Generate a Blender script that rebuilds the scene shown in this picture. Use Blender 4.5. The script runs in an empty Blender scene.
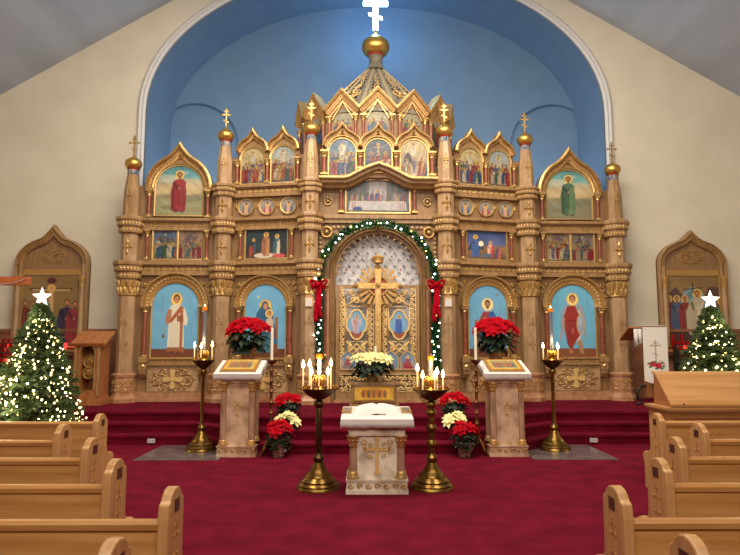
import bpy, bmesh, math, random
import numpy as np
from mathutils import Matrix, Vector
PI = math.pi
sc = bpy.context.scene
COL = sc.collection
random.seed(7)

# ------------------------------------------------------------ camera, world, lights, exposure
cam_d = bpy.data.cameras.new('camera'); cam = bpy.data.objects.new('camera', cam_d); COL.objects.link(cam)
cam.location = (-.16, 0, 1.6)
cam.rotation_euler = (PI/2 + math.radians(6.1), 0, math.radians(-0.48))
cam_d.sensor_width = 36; cam_d.lens = 600/740*36
sc.camera = cam
sc.view_settings.view_transform = 'Standard'; sc.view_settings.look = 'None'
sc.view_settings.exposure = 0.0; sc.view_settings.gamma = 1; sc.view_settings.use_curve_mapping = False
w = bpy.data.worlds.new('world'); sc.world = w; w.use_nodes = True
w.node_tree.nodes['Background'].inputs[0].default_value = (0.5, 0.6, 0.8, 1)
w.node_tree.nodes['Background'].inputs[1].default_value = 0.1

def area(name, loc, size, energy, col, target=None, sy=None):
    d = bpy.data.lights.new(name, 'AREA'); d.shape = 'RECTANGLE'; d.size = size; d.size_y = sy or size
    d.energy = energy; d.color = col
    o = bpy.data.objects.new(name, d); COL.objects.link(o); o.location = loc
    if target is not None:
        o.rotation_euler = (Vector(target)-Vector(loc)).to_track_quat('-Z', 'Y').to_euler()
    return o
def point(name, loc, energy, col, r=.03, parent=None):
    d = bpy.data.lights.new(name, 'POINT'); d.energy = energy; d.color = col; d.shadow_soft_size = r
    o = bpy.data.objects.new(name, d); COL.objects.link(o); o.location = loc
    if parent: o.parent = parent
    return o
WARM = (1.0, .87, .70)
area('nave_lamp_front', (0, 7.6, 8.2), 7.0, 640, WARM, (0, 9.6, 0), 1.4)
area('nave_lamp_middle', (0, 3.6, 7.4), 8.0, 380, WARM, (0, 12, 2.8), 1.2)
area('nave_lamp_back', (0, -1.0, 4.8), 8.0, 360, WARM, (0, 8, 0.9), 1.5)
area('apse_cove_lamp', (0, 12.95, 4.2), 7.5, 54, (.86, .95, 1.0), (0, 14.0, 8.0), .5)
area('apse_window_lamp', (-4.2, 13.2, 4.6), .8, 9, (.9, .97, 1.0), (-4.4, 14.4, 6.5))
area('apse_window_lamp', (4.2, 13.2, 4.6), .8, 9, (.9, .97, 1.0), (4.4, 14.4, 6.5))

# ------------------------------------------------------------ materials
def lin(c):
    c = np.asarray(c, float)/255.
    return np.where(c <= .04045, c/12.92, ((c+.055)/1.055)**2.4)
def mat(name, rgb, rough=.5, metal=0, rgb2=None, scale=8, stretch=(1, 1, 1), bump=0, bscale=None, emit=0, ecol=None, spec=None, trans=0, detail=4, contrast=(.35, .65)):
    m = bpy.data.materials.new(name); m.use_nodes = True
    nt = m.node_tree; b = nt.nodes['Principled BSDF']
    c = (*lin(rgb), 1); b.inputs['Base Color'].default_value = c
    b.inputs['Roughness'].default_value = rough; b.inputs['Metallic'].default_value = metal
    if spec is not None: b.inputs['Specular IOR Level'].default_value = spec
    if trans: b.inputs['Transmission Weight'].default_value = trans
    if emit:
        b.inputs['Emission Color'].default_value = (*lin(ecol or rgb), 1); b.inputs['Emission Strength'].default_value = emit
    if rgb2 is not None or bump:
        tc = nt.nodes.new('ShaderNodeTexCoord'); mp = nt.nodes.new('ShaderNodeMapping')
        mp.inputs['Scale'].default_value = stretch
        nt.links.new(tc.outputs['Object'], mp.inputs['Vector'])
        n = nt.nodes.new('ShaderNodeTexNoise'); n.inputs['Scale'].default_value = scale; n.inputs['Detail'].default_value = detail
        nt.links.new(mp.outputs[0], n.inputs['Vector'])
        if rgb2 is not None:
            r = nt.nodes.new('ShaderNodeValToRGB'); r.color_ramp.elements[0].position = contrast[0]; r.color_ramp.elements[1].position = contrast[1]
            r.color_ramp.elements[0].color = c; r.color_ramp.elements[1].color = (*lin(rgb2), 1)
            nt.links.new(n.outputs['Fac'], r.inputs[0]); nt.links.new(r.outputs[0], b.inputs['Base Color'])
        if bump:
            n2 = n
            if bscale:
                n2 = nt.nodes.new('ShaderNodeTexNoise'); n2.inputs['Scale'].default_value = bscale; n2.inputs['Detail'].default_value = 3
                nt.links.new(mp.outputs[0], n2.inputs['Vector'])
            bp = nt.nodes.new('ShaderNodeBump'); bp.inputs['Strength'].default_value = bump; bp.inputs['Distance'].default_value = .02
            nt.links.new(n2.outputs['Fac'], bp.inputs['Height']); nt.links.new(bp.outputs[0], b.inputs['Normal'])
    return m
def paintmat(name, rough=.45):
    m = bpy.data.materials.new(name); m.use_nodes = True
    nt = m.node_tree; b = nt.nodes['Principled BSDF']; a = nt.nodes.new('ShaderNodeAttribute'); a.attribute_name = 'paint'
    nt.links.new(a.outputs['Color'], b.inputs['Base Color']); b.inputs['Roughness'].default_value = rough
    return m
M = {}
M['wall'] = mat('beige_plaster', (214, 208, 192), .9, rgb2=(206, 199, 182), scale=1.2, bump=.05, bscale=60)
M['ceil'] = mat('grey_ceiling', (176, 188, 206), .9, rgb2=(162, 173, 190), scale=1.2, stretch=(1, .15, 1), bump=.05, bscale=90)
M['blue'] = mat('blue_plaster', (98, 128, 160), .85, rgb2=(94, 123, 155), scale=2, bump=.05, bscale=80)
M['trimw'] = mat('white_moulding', (205, 205, 205), .6)
M['carpet'] = mat('crimson_carpet', (112, 14, 40), .95, rgb2=(92, 9, 32), scale=3.5, bump=.5, bscale=180, spec=.1)
M['wains'] = mat('red_brown_marble_panel', (150, 100, 74), .4, rgb2=(120, 76, 54), scale=3)
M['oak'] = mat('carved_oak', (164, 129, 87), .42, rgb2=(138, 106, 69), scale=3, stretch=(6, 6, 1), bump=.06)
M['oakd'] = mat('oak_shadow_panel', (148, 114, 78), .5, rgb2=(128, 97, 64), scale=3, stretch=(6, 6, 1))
M['oak_lit'] = mat('pale_lit_marbled_oak', (182, 150, 114), .4, rgb2=(152, 121, 88), scale=4, stretch=(2, 2, .7))  # oak made paler, with the light on the lower shafts put into its colour
M['rmar'] = mat('pink_marbled_base', (160, 112, 80), .35, rgb2=(184, 142, 106), scale=7)
M['red'] = mat('red_marble_column', (150, 82, 58), .35, rgb2=(118, 56, 40), scale=14)
M['gold'] = mat('gold_leaf', (208, 176, 118), .38, .68, rgb2=(180, 144, 86), scale=20)
M['goldp'] = mat('pale_gilding', (218, 184, 122), .45, .25)
M['goldd'] = mat('antique_gold', (184, 144, 84), .45, .5)
M['gwood'] = mat('gilded_carving', (194, 156, 100), .45, .25, rgb2=(158, 120, 70), scale=30)
M['domeg'] = mat('polished_gold_dome', (214, 172, 92), .36, .9)
M['blueband'] = mat('blue_white_band', (60, 80, 115), .5, rgb2=(150, 140, 128), scale=26, stretch=(1, 1, .3), contrast=(.48, .52))
M['redband'] = mat('red_band', (150, 50, 35), .4)
M['slate'] = mat('grey_tent_roof', (132, 126, 112), .5, rgb2=(104, 98, 86), scale=8)
M['dark'] = mat('dark_recess', (50, 44, 40), .7)
M['paint'] = paintmat('icon_paint')
M['pew'] = mat('honey_oak_pew', (196, 148, 92), .33, rgb2=(172, 122, 70), scale=2.2, stretch=(.5, 9, 9), bump=.03)
M['pewe'] = mat('honey_oak_pew_end', (196, 152, 104), .33, rgb2=(174, 130, 84), scale=2.2, stretch=(9, 9, .7), bump=.03)
M['brass'] = mat('aged_brass', (150, 116, 56), .28, .9, rgb2=(104, 80, 40), scale=9)
M['brassb'] = mat('bright_brass', (240, 190, 90), .25, .95)
M['bronze'] = mat('dark_bronze', (84, 62, 40), .35, .85)
M['bronzer'] = mat('reddish_bronze', (140, 92, 54), .4, .7, rgb2=(100, 62, 38), scale=12)
M['marb'] = mat('white_veined_marble', (226, 216, 200), .3, rgb2=(170, 154, 134), scale=5, contrast=(.46, .66), detail=8)
M['marbp'] = mat('pink_veined_marble', (210, 180, 154), .3, rgb2=(158, 122, 98), scale=5, contrast=(.42, .66), detail=8)
M['marbc'] = mat('brown_marble_shaft', (140, 106, 86), .3, rgb2=(176, 140, 116), scale=9, stretch=(1, 1, .4))
M['cloth'] = mat('white_cloth', (212, 208, 208), .85, bump=.3, scale=14)
M['brocade'] = mat('white_brocade', (222, 222, 226), .7, rgb2=(196, 198, 206), scale=12, contrast=(.48, .56))
M['poired'] = mat('red_bract', (184, 4, 26), .7, spec=.08, rgb2=(140, 2, 18), scale=14)
M['poiwht'] = mat('cream_bract', (232, 228, 172), .7, spec=.1, rgb2=(226, 220, 150), scale=14)
M['leaf'] = mat('dark_green_leaf', (30, 54, 36), .6, rgb2=(20, 38, 26), scale=10)
M['foil'] = mat('gold_foil_wrap', (226, 210, 150), .3, .6, rgb2=(150, 130, 80), scale=16, bump=.6)
M['silver'] = mat('silver_foil_wrap', (214, 206, 190), .25, .7, rgb2=(120, 104, 80), scale=40, bump=.8, contrast=(.45, .55))
M['fir'] = mat('fir_needles', (88, 108, 64), .6, rgb2=(56, 80, 44), scale=6)
M['garl'] = mat('garland_needles', (26, 92, 42), .6, rgb2=(16, 68, 30), scale=6)
M['bark'] = mat('bark', (80, 56, 36), .9)
M['bulb'] = mat('warm_white_bulb', (255, 226, 150), .5, emit=9, ecol=(255, 222, 150))
M['bulbw'] = mat('cool_white_bulb', (250, 250, 255), .5, emit=7, ecol=(245, 245, 255))
M['bulby'] = mat('yellow_bulb', (255, 240, 150), .5, emit=5, ecol=(250, 240, 120))
M['star'] = mat('lit_star', (255, 244, 230), .5, emit=3.0, ecol=(255, 240, 220))
M['cross_lit'] = mat('blue_white_neon', (200, 235, 255), .5, emit=14, ecol=(170, 225, 255))
M['wax'] = mat('cream_wax', (240, 220, 176), .5, emit=.25, ecol=(255, 200, 130))
M['waxw'] = mat('white_wax', (244, 236, 220), .5)
M['flame'] = mat('candle_flame', (255, 220, 150), .5, emit=22, ecol=(255, 206, 130))
M['wick'] = mat('wick', (30, 26, 22), .9)
M['amber'] = mat('amber_glass', (200, 110, 30), .2, emit=.6, ecol=(230, 120, 20))
M['tube'] = mat('smoked_glass_tube', (110, 116, 128), .15)
M['ribbon'] = mat('red_velvet', (178, 4, 32), .85, spec=.08, rgb2=(138, 2, 22), scale=10)
M['wood'] = mat('lectern_oak', (172, 112, 66), .4, rgb2=(148, 92, 52), scale=3, stretch=(5, 5, 1))
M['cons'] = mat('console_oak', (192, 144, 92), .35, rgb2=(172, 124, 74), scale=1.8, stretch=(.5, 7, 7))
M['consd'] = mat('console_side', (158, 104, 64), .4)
M['beam'] = mat('orange_beam', (186, 102, 58), .5, rgb2=(168, 88, 48), scale=3, stretch=(1, 6, 6))
M['redglass'] = mat('red_votive_glass', (120, 6, 14), .15, emit=.05, ecol=(255, 20, 20))
M['redlit'] = mat('lit_red_votive_glass', (255, 40, 40), .15, emit=4, ecol=(255, 40, 40))
M['black'] = mat('black_iron', (28, 26, 26), .5)
M['plaque'] = mat('dark_plaque', (72, 40, 34), .4)
M['mat'] = mat('grey_marble_mat', (116, 104, 104), .22, rgb2=(92, 82, 84), scale=5)
M['outlet'] = mat('outlet_plate', (190, 186, 182), .5)

# ------------------------------------------------------------ mesh builder
class MB:
    def __init__(s, M=None): s.v = []; s.f = []; s.M = M or Matrix.Identity(4)
    def add(s, vs, fs):
        o = len(s.v)
        for p in vs: s.v.append(tuple(s.M @ Vector(p)))
        for f in fs: s.f.append(tuple(i+o for i in f))
        return s
    def box(s, x0, x1, y0, y1, z0, z1, b=0):
        if b:
            return s.prism([(x0+b, z0), (x1-b, z0), (x1, z0+b), (x1, z1-b), (x1-b, z1), (x0+b, z1), (x0, z1-b), (x0, z0+b)], y0, y1, b)
        return s.add([(x, y, z) for z in (z0, z1) for y in (y0, y1) for x in (x0, x1)],
                     [(0, 2, 3, 1), (4, 5, 7, 6), (0, 1, 5, 4), (2, 6, 7, 3), (0, 4, 6, 2), (1, 3, 7, 5)])
    def prism(s, poly, y0, y1, bev=0):   # polygon in xz, from front y0 to back y1; bev shrinks the front face
        n = len(poly)
        if bev:
            cx = sum(p[0] for p in poly)/n; cz = sum(p[1] for p in poly)/n
            fr = []
            for x, z in poly:
                d = math.hypot(x-cx, z-cz) or 1; k = max(0, 1-bev/d); fr.append((cx+(x-cx)*k, cz+(z-cz)*k))
            vs = [(x, y0, z) for x, z in fr] + [(x, y0+bev, z) for x, z in poly] + [(x, y1, z) for x, z in poly]
            fs = [tuple(range(n)), tuple(range(3*n-1, 2*n-1, -1))]
            for i in range(n):
                j = (i+1) % n; fs += [(i, i+n, j+n, j), (i+n, i+2*n, j+2*n, j+n)]
            return s.add(vs, fs)
        vs = [(x, y0, z) for x, z in poly] + [(x, y1, z) for x, z in poly]
        fs = [tuple(range(n)), tuple(range(2*n-1, n-1, -1))] + [(i, i+n, (i+1) % n+n, (i+1) % n) for i in range(n)]
        return s.add(vs, fs)
    def prismx(s, poly, x0, x1):         # polygon in yz extruded along x
        n = len(poly)
        return s.add([(x0, y, z) for y, z in poly] + [(x1, y, z) for y, z in poly],
                     [tuple(range(n)), tuple(range(2*n-1, n-1, -1))] + [(i, i+n, (i+1) % n+n, (i+1) % n) for i in range(n)])
    def prismz(s, poly, z0, z1):
        n = len(poly)
        return s.add([(x, y, z0) for x, y in poly] + [(x, y, z1) for x, y in poly],
                     [tuple(range(n)), tuple(range(2*n-1, n-1, -1))] + [(i, i+n, (i+1) % n+n, (i+1) % n) for i in range(n)])
    def lathe(s, cx, cy, prof, n=16, ph=0, sx=1, sy=1):
        vs = []; fs = []
        for r, z in prof:
            for k in range(n):
                a = 2*PI*k/n+ph; vs.append((cx+r*math.cos(a)*sx, cy+r*math.sin(a)*sy, z))
        m = len(prof)
        for i in range(m-1):
            for k in range(n):
                l = (k+1) % n; fs.append((i*n+k, i*n+l, (i+1)*n+l, (i+1)*n+k))
        fs.append(tuple(range(n-1, -1, -1))); fs.append(tuple((m-1)*n+k for k in range(n)))
        return s.add(vs, fs)
    def tube(s, pts, r, n=6, cap=True):
        P = [Vector(p) for p in pts]; vs = []; fs = []; m = len(P); up = None
        for i, p in enumerate(P):
            t = (P[min(i+1, m-1)]-P[max(i-1, 0)]).normalized()
            if up is None: up = t.orthogonal().normalized()
            up = (up - t*up.dot(t));  up = up.normalized() if up.length > 1e-6 else t.orthogonal().normalized()
            q = t.cross(up); rr = r[i] if isinstance(r, (list, tuple)) else r
            for k in range(n):
                a = 2*PI*k/n; vs.append(p+(up*math.cos(a)+q*math.sin(a))*rr)
        for i in range(m-1):
            for k in range(n):
                l = (k+1) % n; fs.append((i*n+k, i*n+l, (i+1)*n+l, (i+1)*n+k))
        if cap: fs.append(tuple(range(n-1, -1, -1))); fs.append(tuple((m-1)*n+k for k in range(n)))
        return s.add(vs, fs)
    def sweep(s, path, prof, closed=False):   # path in xz; prof = closed loop of (normal offset, y)
        n = len(path); k = len(prof); vs = []; fs = []
        for i in range(n):
            a = path[(i-1) % n] if (closed or i > 0) else path[i]; b = path[(i+1) % n] if (closed or i < n-1) else path[i]
            c = path[i]
            d1 = Vector((c[0]-a[0], c[1]-a[1])); d2 = Vector((b[0]-c[0], b[1]-c[1]))
            if d1.length < 1e-9: d1 = d2
            if d2.length < 1e-9: d2 = d1
            d1.normalize(); d2.normalize()
            n1 = Vector((-d1.y, d1.x)); n2 = Vector((-d2.y, d2.x)); nn = (n1+n2)
            nn = nn.normalized() if nn.length > 1e-6 else n1
            sc_ = 1/max(.45, nn.dot(n1))
            for (o, y) in prof: vs.append((c[0]+nn.x*o*sc_, y, c[1]+nn.y*o*sc_))
        for i in range(n if closed else n-1):
            j = (i+1) % n
            for q in range(k):
                r_ = (q+1) % k; fs.append((i*k+q, i*k+r_, j*k+r_, j*k+q))
        if not closed: fs.append(tuple(range(k-1, -1, -1))); fs.append(tuple((n-1)*k+q for q in range(k)))
        return s.add(vs, fs)
    def ball(s, c, r, n=8, m=5, sz=1):
        prof = [(max(1e-4, r*math.sin(PI*i/m)), c[2]-r*sz*math.cos(PI*i/m)) for i in range(m+1)]
        return s.lathe(c[0], c[1], prof, n)
    def gem(s, cx, cz, rx, rz, y, d):
        return s.add([(cx-rx, y, cz), (cx, y, cz-rz), (cx+rx, y, cz), (cx, y, cz+rz), (cx, y-d, cz)], [(0, 1, 4), (1, 2, 4), (2, 3, 4), (3, 0, 4), (3, 2, 1, 0)])
    def build(s, name, m, parent=None, smooth=False, label=None, ang=None):
        off = Vector((0, 0, 0)); q = parent
        while q: off += q.location; q = q.parent
        me = bpy.data.meshes.new(name); me.from_pydata([tuple(Vector(p)-off) for p in s.v], [], s.f)
        bm = bmesh.new(); bm.from_mesh(me); bmesh.ops.recalc_face_normals(bm, faces=bm.faces); bm.to_mesh(me); bm.free()
        me.materials.append(m)
        if smooth:
            for p in me.polygons: p.use_smooth = True
            if smooth != 'all': me.set_sharp_from_angle(angle=ang or .7)
        o = bpy.data.objects.new(name, me); COL.objects.link(o)
        if parent: o.parent = parent
        if label: o['label'] = label
        return o
def thing(name, label, cat, loc=(0, 0, 0), group=None):
    o = bpy.data.objects.new(name, None); COL.objects.link(o); o.location = loc; o.empty_display_size = .1
    o['label'] = label; o['category'] = cat
    if group: o['group'] = group
    return o
def tag(o, label, cat, group=None):
    o['label'] = label; o['category'] = cat
    if group: o['group'] = group
    return o
def struct(o): o['kind'] = 'structure'; return o
def copy_tree(o, parent=None):
    c = o.copy(); COL.objects.link(c)
    if parent: c.parent = parent
    for ch in [x for x in o.children]: copy_tree(ch, c)
    return c
def arc(cx, cz, r, a0, a1, n=24, rz=None):
    return [(cx+r*math.cos(math.radians(a0+(a1-a0)*i/n)), cz+(rz or r)*math.sin(math.radians(a0+(a1-a0)*i/n))) for i in range(n+1)]
def frame(x, y, rot=0): return Matrix.Translation((x, y, 0)) @ Matrix.Rotation(rot, 4, 'Z')

# ------------------------------------------------------------ room
def room():
    a, b, zc, Yw = 4.95, 3.24, 6.57, 12.5
    cz = lambda x: 11.68-.598*abs(x)
    m = MB(); m.box(-9.5, 9.5, -6, 12.5, -.1, 0); struct(m.build('floor', M['carpet']))
    # solea platform with three steps, projecting in the middle
    nos = [(9.6, 8.8, 0, .15), (9.85, 9.1, .15, .3), (10.12, 9.45, .3, .45)]
    m = MB()
    for (yo, yc, z0, z1) in nos:
        poly = [(-9.5, yo), (-2.9, yo), (-2.0, yc), (2.0, yc), (2.9, yo), (9.5, yo), (9.5, 12.5), (-9.5, 12.5)]
        m.prismz(poly, z0, z1-.035)
        pol2 = [(x, y-(.025 if y < 12 else 0)) for x, y in poly]
        m.prismz(pol2, z1-.035, z1)
    struct(m.build('floor_solea', M['carpet']))
    # front wall with arched opening
    m = MB(); N = 48
    xs = [-9.5, -a] + [a*math.cos(PI-PI*i/N) for i in range(1, N)] + [a, 9.5]
    def low(x): return zc + b*math.sqrt(max(0, 1-(x/a)**2)) if abs(x) < a else zc
    for x0, x1 in ((-9.5, -a), (a, 9.5)):
        m.prism([(x0, 0), (x1, 0), (x1, cz(x1)+.2), (x0, cz(x0)+.2)], Yw, Yw+.3)
    xi = [-a+2*a*(.5-.5*math.cos(PI*i/N)) for i in range(N+1)]
    for x0, x1 in zip(xi[:-1], xi[1:]):
        m.prism([(x0, low(x0)), (x1, low(x1)), (x1, cz(x1)+.2), (x0, cz(x0)+.2)], Yw, Yw+.3)
    struct(m.build('wall_front', M['wall'])).location.x = .07
    path = [(-a, .45)]+[(x, low(x)) for x in xi]+[(a, .45)]
    m = MB(); m.sweep(path, [(0.0, Yw+.02), (0.0, Yw-.03), (.04, Yw-.07), (.08, Yw-.04), (.11, Yw-.08), (.15, Yw-.06), (.175, Yw-.02), (.175, Yw+.02)])
    struct(m.build('trim_1', M['trimw'], smooth=True)).location.x = .07
    # apse
    m = MB(); Yb = 14.0
    pt = [(-a-.0, 0)]+[(x, low(x)) for x in xi]+[(a, 0)]
    for (p, q) in zip(pt[:-1], pt[1:]):
        p = (p[0]*.997, p[1]-.01); q = (q[0]*.997, q[1]-.01)
        m.add([(p[0], Yw+.01, p[1]), (q[0], Yw+.01, q[1]), (q[0], Yb+.5, q[1]), (p[0], Yb+.5, p[1])], [(0, 1, 2, 3)])
    struct(m.build('wall_apse', M['blue'], smooth=True)).location.x = .07
    # back wall of the apse with two arched niches
    m = MB(); r = 1.05; nx = 4.32; zs = 6.28
    def nz(x):
        for c in (-nx, nx):
            if abs(x-c) < r: return zs+math.sqrt(r*r-(x-c)**2)
        return None
    xb = sorted(set([-a, a, 0]+[q for q in [c+r*math.cos(PI*i/24) for c in (-nx, nx) for i in range(25)] if abs(q) < a]+xi))
    for x0, x1 in zip(xb[:-1], xb[1:]):
        if x1-x0 < 1e-6: continue
        xm = (x0+x1)/2; ins = nz(xm) is not None
        l0 = (nz(x0) or zs) if ins else 0; l1 = (nz(x1) or zs) if ins else 0
        m.add([(x0, Yb, l0), (x1, Yb, l1), (x1, Yb, low(x1)), (x0, Yb, low(x0))], [(0, 1, 2, 3)])
        if ins:
            m.add([(x0, Yb, l0), (x1, Yb, l1), (x1, Yb+.12, l1), (x0, Yb+.12, l0)], [(0, 1, 2, 3)])
            m.add([(x0, Yb+.12, 0), (x1, Yb+.12, 0), (x1, Yb+.12, l1), (x0, Yb+.12, l0)], [(0, 1, 2, 3)])
    for c in (-nx, nx):
        for s_ in ((1,) if c < 0 else (-1,)): m.add([(c+s_*r, Yb, 0), (c+s_*r, Yb+.12, 0), (c+s_*r, Yb+.12, zs), (c+s_*r, Yb, zs)], [(0, 1, 2, 3)])
    struct(m.build('wall_back', M['blue'])).location.x = .07
    m = MB(); m.box(-a, a, Yw, Yb+.5, -.1, 0.0); struct(m.build('floor_apse', M['carpet']))
    # ceiling, side walls, rear wall
    m = MB()
    for s_ in (-1, 1):
        m.prism([(0, cz(0)), (s_*9.7, cz(9.7)), (s_*9.7, cz(9.7)+.2), (0, cz(0)+.2)], -6, Yw)
    struct(m.build('ceiling', M['ceil']))
    m = MB(); m.box(-9.7, -9.5, -6, 12.8, 0, 6.3); struct(m.build('wall_left', M['wall']))
    m = MB(); m.box(9.5, 9.7, -6, 12.8, 0, 6.3); struct(m.build('wall_right', M['wall']))
    m = MB(); m.prism([(-9.7, 0), (9.7, 0), (9.7, 6), (0, 11.8), (-9.7, 6)], -6.2, -6); struct(m.build('wall_rear', M['wall']))
    # wainscot
    for nm, x0, x1 in (('trim_2', -9.5, -5.0), ('trim_3', 5.0, 9.5)):
        m = MB(); m.box(x0, x1, Yw-.06, Yw, .45, 1.80); m.box(x0, x1, Yw-.10, Yw, 1.80, 1.86)
        n = 5
        for i in range(n+1):
            x = x0+(x1-x0)*i/n; m.box(x-.02, x+.02, Yw-.075, Yw, .55, 1.8)
        m.box(x0, x1, Yw-.08, Yw, .45, .6)
        struct(m.build(nm, M['wains']))
room()

# ------------------------------------------------------------ painted pictures
class Pic:
    def __init__(s, X, Z, col): s.X = X; s.Z = Z; s.C = np.tile(np.array(col, float), (len(X), 1)); s.soft = .006
    def mix(s, a, col):
        a = np.clip(a, 0, 1)[:, None]; s.C = s.C*(1-a)+np.array(col, float)*a
    def ell(s, cx, cz, rx, rz, col, al=1):
        d = (np.sqrt(((s.X-cx)/rx)**2+((s.Z-cz)/rz)**2)-1)*min(rx, rz); s.mix((.5-d/s.soft)*1.0*(al if al < 1 else 1) if al == 1 else np.clip(.5-d/s.soft, 0, 1)*al, col)
    def poly(s, pts, col, al=1):
        X, Z = s.X, s.Z; n = len(pts); ins = np.zeros(len(X), bool); dm = np.full(len(X), 1e9)
        for i in range(n):
            (ax, az), (bx, bz) = pts[i], pts[(i+1) % n]
            if az != bz:
                c = ((az > Z) != (bz > Z)) & (X < (bx-ax)*(Z-az)/(bz-az)+ax); ins ^= c
            L = (bx-ax)**2+(bz-az)**2 or 1e-12
            t = np.clip(((X-ax)*(bx-ax)+(Z-az)*(bz-az))/L, 0, 1)
            dm = np.minimum(dm, np.hypot(X-ax-t*(bx-ax), Z-az-t*(bz-az)))
        d = np.where(ins, -dm, dm); s.mix(np.clip(.5-d/s.soft, 0, 1)*al, col)
    def line(s, p, q, w_, col, al=1):
        (ax, az), (bx, bz) = p, q; L = (bx-ax)**2+(bz-az)**2 or 1e-12
        t = np.clip(((s.X-ax)*(bx-ax)+(s.Z-az)*(bz-az))/L, 0, 1)
        d = np.hypot(s.X-ax-t*(bx-ax), s.Z-az-t*(bz-az))-w_/2; s.mix(np.clip(.5-d/s.soft, 0, 1)*al, col)
    def grad(s, stops):
        zs = [z for z, c in stops]
        for k in range(3): s.C[:, k] = np.interp(s.Z, zs, [c[k] for z, c in stops])
    def noise(s, amp, f, seed=0):
        r = np.random.RandomState(seed); t = np.zeros(len(s.X))
        for i in range(8):
            a, b_, p = r.uniform(-f, f), r.uniform(-f, f), r.uniform(0, 6); t += np.sin(s.X*a+s.Z*b_+p)
        s.C = np.clip(s.C+(t*amp/2.8)[:, None], 0, 255)
SK = (196, 140, 100)
def saint(p, x, z, h, robe, cloak, halo=(226, 186, 90), hair=(84, 50, 30), lean=0, arms=True, feet=True):
    w_ = h*.155
    dk = tuple(c*.62 for c in cloak); lt = tuple(min(255, c*1.25+12) for c in robe)
    if halo: p.ell(x+lean, z+h*.90, h*.105, h*.105, halo)
    p.poly([(x-w_*.95, z+h*.03), (x+w_*.95, z+h*.03), (x+w_*1.05, z+h*.45), (x+w_*.85+lean, z+h*.76), (x+lean, z+h*.82), (x-w_*.85+lean, z+h*.76), (x-w_*1.05, z+h*.45)], robe)
    p.poly([(x-w_*1.25, z+h*.12), (x-w_*.2, z+h*.05), (x+w_*.1, z+h*.45), (x+w_*.9+lean, z+h*.74), (x+lean, z+h*.81), (x-w_*.95+lean, z+h*.76), (x-w_*1.3, z+h*.5)], cloak)
    for k in (-.55, -.1, .4): p.line((x+w_*k, z+h*.06), (x+w_*k*.6+lean*.6, z+h*.6), h*.010, dk if k < 0 else lt, .7)
    if arms:
        p.line((x-w_*.8+lean, z+h*.70), (x-w_*.2, z+h*.56), h*.06, dk); p.line((x+w_*.8+lean, z+h*.70), (x+w_*.15, z+h*.58), h*.055, robe)
        p.ell(x-w_*.05, z+h*.575, h*.024, h*.02, SK)
    if feet:
        p.ell(x-w_*.45, z+h*.015, h*.04, h*.018, (90, 56, 40)); p.ell(x+w_*.45, z+h*.015, h*.04, h*.018, (90, 56, 40))
    p.ell(x+lean, z+h*.905, h*.060, h*.068, hair); p.ell(x+lean, z+h*.885, h*.042, h*.056, SK)
    p.ell(x+lean, z+h*.845, h*.034, h*.026, hair, .7)
    p.ell(x+lean-h*.015, z+h*.893, h*.008, h*.005, (40, 24, 18)); p.ell(x+lean+h*.015, z+h*.893, h*.008, h*.005, (40, 24, 18))
def script_marks(p, x, z0, z1, col=(60, 80, 90), sd=0):
    r = random.Random(sd); z = z1
    while z > z0:
        k = r.choice((0, 1, 2)); s_ = .016
        if k == 0: p.line((x, z), (x, z-s_), .006, col)
        elif k == 1: p.line((x-.006, z), (x+.006, z-s_), .005, col)
        else: p.line((x-.007, z-s_*.5), (x+.007, z-s_*.5), .005, col); p.line((x-.006, z), (x-.006, z-s_), .004, col)
        z -= .034
BL = (108, 172, 212)
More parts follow.
